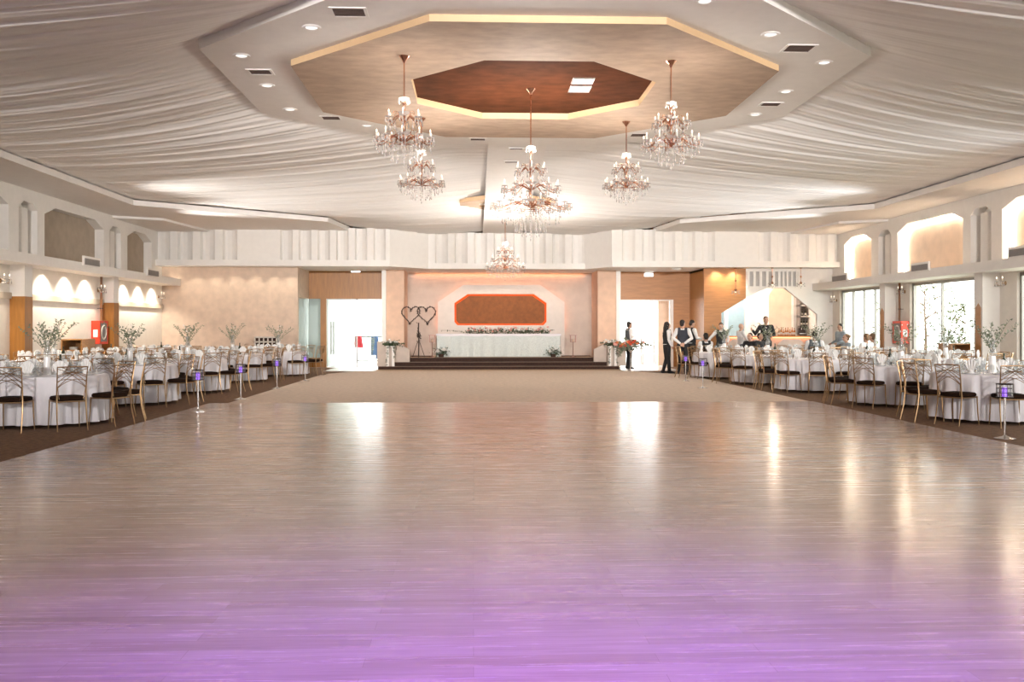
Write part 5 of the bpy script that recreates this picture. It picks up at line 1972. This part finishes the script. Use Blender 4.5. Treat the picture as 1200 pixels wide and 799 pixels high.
# shelf with machine at right
xs0, xs1 = XY(936.5, 38.6), XY(956, 38.6)
t = thing('bar_shelf', 'dark open shelf unit behind the bar at its right end', 'shelf', ((xs0 + xs1) / 2, 38.7, 0))
w_ = xs1 - xs0
MB().box(-w_ / 2, .18, 0, w_ / 2, .22, 2.9).build('back_panel', M['ventgrey'], t)
for z in (.9, 1.55, 1.95, 2.4):
    MB().box(-w_ / 2, -.2, z, w_ / 2, .18, z + .05).build('shelf_board', M['white'], t)
for x in (-w_ / 2, w_ / 2 - .03):
    MB().box(x, -.2, 0, x + .03, .18, 2.9).build('side_panel', M['ventgrey'], t)
for k, pz in enumerate(((939, 1.60), (942, 1.60), (945.5, 1.60), None, (940, 2.0), (944, 2.0))):
    if pz is None:
        continue
    px, z = pz
    liquor(px, 38.6, z, .28, 'greenbottle', ['dark bottle on the bar shelf, lower row, leftmost', 'dark bottle on bar shelf, lower row, middle', 'dark bottle on bar shelf, lower row, rightmost', 'dark bottle on bar shelf, lower row, fourth', 'dark bottle on bar shelf, upper row, left', 'dark bottle on bar shelf, upper row, right'][k], 'dark bottles on the bar shelf')
t = thing('coffee_machine', 'dark coffee machine on the bar counter left of the white cups', 'coffee machine', (XY(940, YC + .3), YC + .3, 1.20))
MB().box(-.14, -.16, 0, .14, .16, .08).box(-.14, .02, .08, .14, .16, .30).box(-.14, -.16, .30, .14, .16, .40).build('body', M['darkmetal'], t, bevel=.01)
MB().tube([(-.05, -.08, .30), (-.05, -.08, .24)], .02, 8).tube([(.05, -.08, .30), (.05, -.08, .24)], .02, 8).build('spouts', M['chrome'], t, smooth=True)
MB().box(-.12, -.15, .08, .12, .01, .095).build('drip_tray', M['chrome'], t)
for k in (0, 1, 4):
    c_ = MB().lathe([(0, 0), (.028, 0), (.04, .07), (.037, .07), (.026, .006), (0, .006)], n=12)
    x = XY(946 + 2.3 * (k % 3), YC + .25) + .0
    o = c_.build('coffee_cup', M['china'], smooth=True, loc=(x, YC + .2 + .14 * (k // 3), 1.20))
    tag(o, {0: 'white cup on the bar, leftmost in the front row', 1: 'white cup on the bar, right one in the front row', 4: 'white cup on the bar, alone in the back row'}[k], 'cup', 'cups beside the coffee machine')
# ------------------------------------------------------------------ people
def fuse(mb, name, mt, parent, voxel, smooth=6):
    """voxel-join overlapping limbs into one continuous skin"""
    tmp = mb.build('tmp_' + name, mt)
    md = tmp.modifiers.new('r', 'REMESH')
    md.mode = 'VOXEL'
    md.voxel_size = voxel
    ms = tmp.modifiers.new('s', 'SMOOTH')
    ms.factor = 0.5
    ms.iterations = smooth
    dg = bpy.context.evaluated_depsgraph_get()
    dg.update()
    me = bpy.data.meshes.new_from_object(tmp.evaluated_get(dg))
    me.name = name
    me.polygons.foreach_set('use_smooth', [True] * len(me.polygons))
    old = tmp.data
    bpy.data.objects.remove(tmp)
    bpy.data.meshes.remove(old)
    o = bpy.data.objects.new(name, me)
    if not me.materials:
        me.materials.append(mt)
    C.objects.link(o)
    o.parent = parent
    return o


def capsule(mb, pts, rs, n=12):
    pts = [Vector(p) for p in pts]
    mb.tube(pts, rs, n)
    for p, r in zip(pts, rs):
        rr_ = max(r) if isinstance(r, (list, tuple)) else r
        if not isinstance(r, (list, tuple)):
            mb.ball(p, rr_ * 0.99, n=n, k=8)


def hand(mb, wrist, d, side, curl=0.5):
    """palm, four unequal fingers with a knuckle bend, thumb from the side of the palm"""
    w, d = Vector(wrist), Vector(d).normalized()
    lat = d.cross(Vector((0, 1, 0.2)))
    if lat.length < .1:
        lat = d.cross(Vector((1, 0, 0)))
    lat.normalize()
    nrm = lat.cross(d).normalized()
    mb.tube([w, w + d * .03, w + d * .085], [(.024, .020), (.040, .017), (.040, .014)], 10)
    for i, (o_, L) in enumerate(((-.030, .062), (-.010, .074), (.011, .070), (.031, .054))):
        b = w + d * .08 + lat * o_
        k = b + d * L * .5 + nrm * L * .12 * curl
        e = k + (d * (1 - .5 * curl) + nrm * curl).normalized() * L * .55
        mb.tube([b, k, e], [.0098, .0092, .0075], 7)
    b = w + d * .025 + lat * (-.032 * side)
    mb.tube([b, b + d * .03 + lat * (-.022 * side) + nrm * .008, b + d * .058 + lat * (-.026 * side) + nrm * .022], [.012, .0105, .008], 7)


def person(label, loc, rz, pose='stand', scale=1.0, top='vest', vestm='black', shirtm='shirt', trousersm='black', hairm='hair', hair='short', joints=None, bald=False, look=0.0, nod=0.0, name='person'):
    t = thing(name, label, 'person', loc, rz)
    t.scale = (scale, scale, scale)
    J = dict(LS=(-.185, 0, 1.435), RS=(.185, 0, 1.435), LE=(-.235, -.02, 1.16), RE=(.235, -.02, 1.16), LW=(-.245, .05, .915), RW=(.245, .05, .915),
             LH=(-.095, 0, .93), RH=(.095, 0, .93), LK=(-.10, .02, .50), RK=(.10, .02, .50), LA=(-.10, -.02, .085), RA=(.10, -.02, .085),
             PEL=(0, 0, .95), WA=(0, .005, 1.09), CH=(0, 0, 1.29), NK=(0, -.005, 1.47), HD=(0, .02, 1.635))
    if pose == 'sit':
        dz = -.43
        for k in ('LS', 'RS', 'LE', 'RE', 'LW', 'RW', 'PEL', 'WA', 'CH', 'NK', 'HD'):
            x, y, z = J[k]
            J[k] = (x, y, z + dz)
        J['LE'], J['RE'] = (-.25, .08, .75), (.25, .08, .75)
        J['LW'], J['RW'] = (-.17, .30, .80), (.17, .30, .80)
        J.update(LH=(-.095, .02, .53), RH=(.095, .02, .53), LK=(-.11, .44, .53), RK=(.11, .44, .53), LA=(-.11, .42, .085), RA=(.11, .42, .085))
    if joints:
        J.update(joints)
    V = {k: Vector(v) for k, v in J.items()}
    up = (V['NK'] - V['CH']).normalized()
    hd = V['HD']
    face = Vector((math.sin(look), math.cos(look), -nod)).normalized()
    sidev = face.cross(Vector((0, 0, 1))).normalized()
    upv = sidev.cross(face).normalized()
    F = lambda a, b, c: hd + sidev * a + face * b + upv * c
    # --- body
    b = MB()
    b.tube([V['PEL'] - Vector((0, 0, .06)), V['PEL'], V['WA'], V['CH'], V['CH'] + up * .10, V['NK'] - up * .03], [(.14, .10), (.155, .11), (.135, .095), (.16, .11), (.15, .095), (.07, .06)], 16)
    b.tube([V['LS'], V['NK'] - up * .06, V['RS']], [.055, .07, .055], 10)
    capsule(b, [V['NK'] - up * .05, V['NK'] + up * .04, hd - upv * .05], [.058, .052, .05])
    m = Matrix((sidev, face, upv)).transposed()
    hb_ = MB()
    hb_.ball((0, -.005, .025), .076, .098, .098, 16, 12)
    hb_.ball((0, .025, -.045), .060, .070, .070, 14, 10)
    hb_.ball((0, .055, -.088), .026, .024, .022, 10, 8)
    hb_.tube([(0, .088, .022), (0, .104, -.008), (0, .112, -.022), (0, .092, -.034)], [.008, .010, .0125, .008], 8)
    for sx in (-1, 1):
        hb_.ball((sx * .077, -.005, -.005), .010, .020, .032, 8, 8)
        hb_.ball((sx * .036, .072, -.022), .022, .018, .018, 8, 6)
        hb_.ball((sx * .030, .083, .035), .022, .010, .008, 8, 6)
    hb_.ball((0, .086, -.058), .022, .010, .010, 8, 6)
    b.add([hd + m @ Vector(v) for v in hb_.v], hb_.f)
    for s, sx in (('L', -1), ('R', 1)):
        capsule(b, [V[s + 'S'], V[s + 'S'].lerp(V[s + 'E'], .4), V[s + 'E'], V[s + 'E'].lerp(V[s + 'W'], .35), V[s + 'W']], [.056, .049, .040, .041, .027])
        hand(b, V[s + 'W'], V[s + 'W'] - V[s + 'E'], sx)
        capsule(b, [V[s + 'H'], V[s + 'H'].lerp(V[s + 'K'], .45), V[s + 'K'], V[s + 'K'].lerp(V[s + 'A'], .3), V[s + 'A']], [.092, .078, .054, .055, .036])
        a = V[s + 'A']
        b.tube([a + Vector((0, -.045, -.045)), a + Vector((0, .05, -.045)), a + Vector((sx * .01, .16, -.06))], [(.03, .034), (.036, .036), (.034, .02)], 10)
    fuse(b, 'body', M['skin'], t, .0075, 4)
    for sx in (-1, 1):
        e = MB().ball(F(sx * .030, .088, .018), .0095, n=10, k=8)
        e.build('eye', M['eye'], t, smooth=True)
    MB().tube([F(-.022, .091, -.056), F(0, .097, -.055), F(.022, .091, -.056)], [.003, .005, .003], 6).build('mouth', M['lip'], t, smooth=True)
    # --- trousers and shoes
    q = MB()
    q.tube([V['WA'] - Vector((0, 0, .03)), V['PEL'], V['PEL'] - Vector((0, 0, .08))], [(.145, .107), (.172, .128), (.16, .12)], 16)
    for s in 'LR':
        capsule(q, [V[s + 'H'], V[s + 'H'].lerp(V[s + 'K'], .45), V[s + 'K'], V[s + 'K'].lerp(V[s + 'A'], .4), V[s + 'A'] + Vector((0, 0, .0))], [.103, .090, .069, .066, .060])
    fuse(q, 'trousers', M[trousersm], t, .012)
    for s, sx in (('L', -1), ('R', 1)):
        a = V[s + 'A']
        g = a.z
        sh = MB().tube([a + Vector((0, -.075, .012 - g + .03)), a + Vector((0, -.06, .03 - g + .03)), a + Vector((0, .03, .03 - g + .022)), a + Vector((sx * .008, .12, .03 - g + .008)), a + Vector((sx * .012, .20, .028 - g))],
                       [(.03, .028), (.052, .042), (.050, .045), (.032, .050), (.012, .022)], 12)
        sh.build('shoe', M['black'], t, smooth=True)
    # --- shirt
    s_ = MB()
    s_.tube([V['PEL'] + Vector((0, 0, .02)), V['WA'], V['CH'], V['CH'] + up * .10, V['NK'] - up * .035, V['NK'] - up * .0], [(.168, .125), (.150, .112), (.178, .127), (.168, .112), (.085, .072), (.062, .060)], 18)
    s_.tube([V['LS'], V['NK'] - up * .06, V['RS']], [.068, .084, .068], 12)
    for s in 'LR':
        capsule(s_, [V[s + 'S'], V[s + 'S'].lerp(V[s + 'E'], .45), V[s + 'E'], V[s + 'E'].lerp(V[s + 'W'], .4), V[s + 'E'].lerp(V[s + 'W'], .93)], [.070, .062, .053, .052, .037])
    so = fuse(s_, 'shirt' if top != 'jacket' else 'jacket', M[shirtm if top != 'jacket' else vestm], t, .012)
    if top == 'vest':
        v_ = MB()
        v_.tube([V['PEL'] + Vector((0, .0, .05)), V['WA'], V['CH'], V['CH'] + up * .085, V['CH'] + up * .15], [(.182, .142), (.165, .128), (.190, .145), (.176, .130), (.125, .105)], 20)
        for sx, s in ((-1, 'L'), (1, 'R')):
            p = V[s + 'S'].lerp(V['NK'], .42)
            v_.tube([V['CH'] + up * .05 + Vector((sx * .11, -.07, 0)), p + Vector((0, -.035, .045)), p + Vector((0, .045, .035)), V['CH'] + up * .0 + Vector((sx * .10, .09, 0))], [(.05, .05)] * 4, 10)
        fuse(v_, 'vest', M[vestm], t, .012)
    # --- hair
    if not bald:
        h = MB()
        h.ball((0, -.030, .056), .084, .090, .084, 18, 12)
        h.ball((0, -.055, .0), .074, .062, .088, 14, 10)
        if hair == 'long':
            h.tube([(0, -.07, .05), (0, -.095, -.08), (.01, -.105, -.22), (.015, -.105, -.36), (.015, -.09, -.45)], [(.07, .05), (.085, .05), (.09, .045), (.075, .038), (.03, .02)], 12)
            for sx in (-1, 1):
                h.tube([(sx * .06, .03, .07), (sx * .082, .0, -.03), (sx * .082, -.04, -.14), (sx * .07, -.08, -.3)], [.03, .028, .032, .025], 8)
        if hair == 'bun':
            h.ball((0, -.12, .06), .045, n=12, k=8)
        hm = MB().add([hd + m @ Vector(v) for v in h.v], h.f)
        ho = fuse(hm, 'hair', M[hairm], t, .009, 4)
    return t


def at_d(px, d):
    r = ray(px, HORIZON)
    return (r.x * d, r.y * d, 0)


person('waiter in white shirt and dark green vest standing in the right doorway', at_d(737, 35.2), -PI * .42, vestm='greyvest', scale=0.985, look=-.2)
person('waitress with long dark hair, white shirt and black trousers beside the doorway', at_d(781.5, 31.6), -PI * .45, hair='long', scale=0.965, vestm='black',
       joints=dict(LW=(-.20, .10, .93), RW=(.20, .10, .93), LA=(-.09, -.10, .085), RA=(.09, .06, .085)))
person('waiter seen from behind in dark vest, hands clasped behind his back', at_d(800, 31.0), -.25, vestm='navy', scale=1.0, look=.5,
       joints=dict(LE=(-.29, -.10, 1.17), RE=(.29, -.10, 1.17), LW=(-.06, -.20, .99), RW=(.06, -.22, 1.0)))
person('waiter in black vest looking down at his hands beside the clasped-hands waiter', at_d(810.5, 32.2), -PI * .40, vestm='black', scale=1.0, nod=.45,
       joints=dict(LE=(-.25, .06, 1.17), RE=(.25, .06, 1.17), LW=(-.07, .33, 1.14), RW=(.07, .33, 1.14)))
seat5 = at_d(827, 31.4)
person('seated waiter in black vest seen from behind, below the two standing waiters', seat5, .15, 'sit', scale=1.0)
CH.put((seat5[0], seat5[1] - .02, 0), .15, 'gold chair under the seated waiter in black vest', 'gold chairs away from the tables')
person('waiter in black vest facing the room, one elbow out to the side', at_d(845, 33.2), PI * .93, vestm='black', scale=.95, nod=.15,
       joints=dict(RE=(.40, .02, 1.20), RW=(.48, .20, 1.03), LE=(-.26, .02, 1.18), LW=(-.22, .22, 1.05)))
person('bald man in loose white shirt standing left of the bar', at_d(868, 33.4), -PI * .42, top='shirt', bald=True, scale=.94, trousersm='navy',
       joints=dict(LE=(-.27, .10, 1.18), RE=(.27, .10, 1.18), LW=(-.20, .34, 1.12), RW=(.20, .34, 1.12)))
s8, s9 = at_d(879, 31.8), at_d(890.5, 32.9)
person('seated dark-haired guest in black at the bar side, nearer the bald man', s8, PI * .75, 'sit', top='jacket', vestm='black')
CH.put((s8[0], s8[1], 0), PI * .75, 'gold chair under the dark-haired guest near the bald man', 'gold chairs away from the tables')
person('seated dark-haired guest in black just left of the tall barman', s9, PI * 1.2, 'sit', top='jacket', vestm='black')
CH.put((s9[0], s9[1], 0), PI * 1.2, 'gold chair under the guest just left of the tall barman', 'gold chairs away from the tables')
person('tall man in black jacket with one arm raised, before the bar niche', at_d(897.5, 33.7), PI * .97, top='jacket', vestm='black', scale=1.08,
       joints=dict(RE=(.36, .10, 1.20), RW=(.50, .30, 1.33), LE=(-.27, 0, 1.17), LW=(-.16, .20, 1.12)))
tb = TABLES[-1]
k0, k3 = math.radians(tb[2]), math.radians(tb[2] + 108)
person('guest seen from behind in dark grey vest, seated at farthest window side table', (tb[0] + 1.14 * math.cos(k0), tb[1] + 1.14 * math.sin(k0), 0), k0 + PI / 2, 'sit', vestm='greyvest', scale=1.06)
person('waiter in blue grey shirt standing by the far window', at_d(985, 32.0), PI * .6, top='shirt', shirtm='denim', scale=.93, nod=.3,
       joints=dict(LW=(-.15, .3, 1.05), RW=(.15, .3, 1.05)))
person('fair-haired guest seated before the far window frames', (tb[0] + 1.14 * math.cos(k3), tb[1] + 1.14 * math.sin(k3), 0), k3 + PI / 2, 'sit', top='shirt', shirtm='denim', hairm='hair_fair', hair='bun', scale=.98)
s14, s15 = at_d(1015.5, 28.6), at_d(1022, 30.2)
person('fair-haired guest in white seated by the window, left of a close pair', s14, .35, 'sit', top='shirt', hairm='hair_fair')
CH.put((s14[0], s14[1], 0), .35, 'gold chair under the left guest of the pair by the window', 'gold chairs away from the tables')
person('brown-haired guest in white seated by the window, right of a close pair', s15, .9, 'sit', top='shirt', hairm='hair_fair')
CH.put((s15[0], s15[1], 0), .9, 'gold chair under the right guest of the pair by the window', 'gold chairs away from the tables')
# ------------------------------------------------------------------ light: daylight through doors and windows, lamps of the room and added fill lights
w = bpy.data.worlds.new('world')
scene.world = w
w.use_nodes = True
nt = w.node_tree
bg = nt.nodes['Background']
bg.inputs['Color'].default_value = (1.0, 0.985, 0.965, 1)
bg.inputs['Strength'].default_value = 2.4


def area(name, loc, rot, sx, sy, power, col=(1, 1, 1), portal=False, spread=None, shape='RECTANGLE'):
    d = bpy.data.lights.new(name, 'AREA')
    d.shape = shape
    d.size = sx
    if shape == 'RECTANGLE':
        d.size_y = sy
    d.energy = power
    d.color = col
    if spread:
        d.spread = spread
    o = bpy.data.objects.new(name, d)
    C.objects.link(o)
    o.location = loc
    o.rotation_euler = rot
    if portal:
        d.cycles.is_portal = True
    return o


def point(name, loc, power, col, r=0.1):
    d = bpy.data.lights.new(name, 'POINT')
    d.energy = power
    d.color = col
    d.shadow_soft_size = r
    o = bpy.data.objects.new(name, d)
    C.objects.link(o)
    o.location = loc
    return o


def spot(name, loc, target, power, col, ang=70, blend=0.6, r=0.04):
    d = bpy.data.lights.new(name, 'SPOT')
    d.energy = power
    d.color = col
    d.spot_size = math.radians(ang)
    d.spot_blend = blend
    d.shadow_soft_size = r
    o = bpy.data.objects.new(name, d)
    C.objects.link(o)
    o.location = loc
    o.rotation_euler = (Vector(target) - Vector(loc)).to_track_quat('-Z', 'Y').to_euler()
    return o


for a, b in WIN:
    area('window_portal', (XR + 0.4, (a + b) / 2, 1.45), (0, PI / 2, 0), 2.8, b - a, 1, portal=True)
area('door_portal', ((XY(376, YD) + XY(450, YD)) / 2, YD + 0.3, 1.3), (-PI / 2, 0, 0), 2.6, 2.6, 1, portal=True)
area('door_portal', ((XY(727, YD) + XY(787, YD)) / 2, YD + 0.3, 1.3), (-PI / 2, 0, 0), 2.1, 2.6, 1, portal=True)
sbox('wall_front', M['white'], XL - 0.3, YB - 0.2, 0, X0 - 4, YB, 6.2)
sbox('wall_front.001', M['white'], X0 + 4, YB - 0.2, 0, XR + 0.3, YB, 6.2)
sbox('wall_front.002', M['white'], X0 - 4, YB - 0.2, 3.4, X0 + 4, YB, 6.2)  # unseen rear opening, sized to let fill daylight in
area('rear_portal', (X0, YB - 0.1, 1.7), (PI / 2, 0, 0), 8, 3.4, 1, portal=True)

FLOOD = 5600
WARM = (1.0, 0.80, 0.60)
NEUT = (1.0, 0.93, 0.86)
for y in (24.95, 26.3, 27.65, 30.6, 31.95, 33.3, 19.3, 20.65, 22.0):
    spot('ledge_spot', (XL + 0.30, y, 2.97), (XL + 0.02, y, 1.2), 75, (1.0, 0.90, 0.76), 125, 0.9)
# upward spots added at the chandeliers to brighten the ceiling, not the floor
for x, y, z, p in ((X0, 17.2, 4.45, 170), (X0 - 2.1, 14.8, 4.8, 18), (X0 + 2.1, 14.9, 4.8, 18), (X0 - 2.07, 19.15, 4.8, 30), (X0 + 2.07, 19.3, 4.8, 30), (X0, 29.6, 4.0, 170)):
    spot('ceiling_fill_spot', (x, y, z), (x, y, z + 1), p, (1.0, 0.93, 0.85), 172, 0.35, 0.12)
# bar lights
point('bar_glow', (XY(905, 38.2), 38.0, 3.1), 26, (1.0, 0.80, 0.62), 0.15)
point('bar_glow', (XY(860, 38.2), 38.2, 3.0), 30, (1.0, 0.95, 0.9), 0.15)
# unseen fill floods added behind the camera to brighten the frieze and stage wall
for x0, x1 in ((-6.0, -8.0), (-2.0, -2.5), (2.0, 2.5), (6.0, 8.0)):
    spot('fill_flood', (X0 + x0, -5.5, 4.5), (X0 + x1, 33.8, 4.1), FLOOD, (1.0, 0.955, 0.93), 30, 1.0, 0.5)
# fill spots added above the side ledges to brighten the drapes towards the stage
for x, y, tx, ty, pw, col in ((LXL - 0.2, 24.0, -3.0, 27.0, 420, (1.0, 0.95, 0.9)), (LXL - 0.2, 29.5, -2.5, 27.5, 520, (1.0, 0.96, 0.92)),
                              (LXR + 0.2, 24.0, 5.0, 27.0, 330, (0.95, 0.97, 1.0)), (LXR + 0.2, 29.5, 4.5, 27.5, 420, (0.95, 0.97, 1.0)), (LXR + 0.2, 17.0, 7.0, 20.0, 110, (0.95, 0.97, 1.0))):
    spot('drape_fill_spot', (x, y, 3.34), (tx, ty, 5.5), pw, col, 56, 1.0, 0.1)
# wall washers under the beam lip
for px in (205, 228, 251, 274, 297, 320, 340):
    x = XY(px, 34.1)
    spot('lip_spot', (x, 34.05, ZLIP - 0.03), (x, 34.4, 0.2), 9, (1.0, 0.84, 0.66), 95, 0.9)
for px in (392, 425, 745, 775, 842, 862):
    x = XY(px, 34.1)
    spot('lip_spot', (x, 34.05, ZLIP - 0.03), (x, 35.6, 1.0), 22, (1.0, 0.84, 0.66), 100, 0.9)
for px in (500, 530, 560, 587, 614, 644, 672):  # fill spots added under the lip to brighten the stage wall
    x = XY(px, 36.2)
    spot('stage_fill_spot', (x, 36.1, ZLIP - 0.03), (x, 37.4, 1.6), 12, (1.0, 0.86, 0.74), 105, 0.9)
area('stage_cove', (X0, YS - 0.12, ZLIP - 0.03), (math.radians(25), 0, 0), 6.6, 0.05, 5, (1.0, 0.36, 0.14))
# violet lamp under the drapes just behind the camera, pointing down at the dance floor
spot('violet_stage_lamp', (0.4, 1.4, 5.5), (0.4, 2.7, 0.0), 1500, (0.24, 0.085, 1.0), 80, 1.0, 0.2)
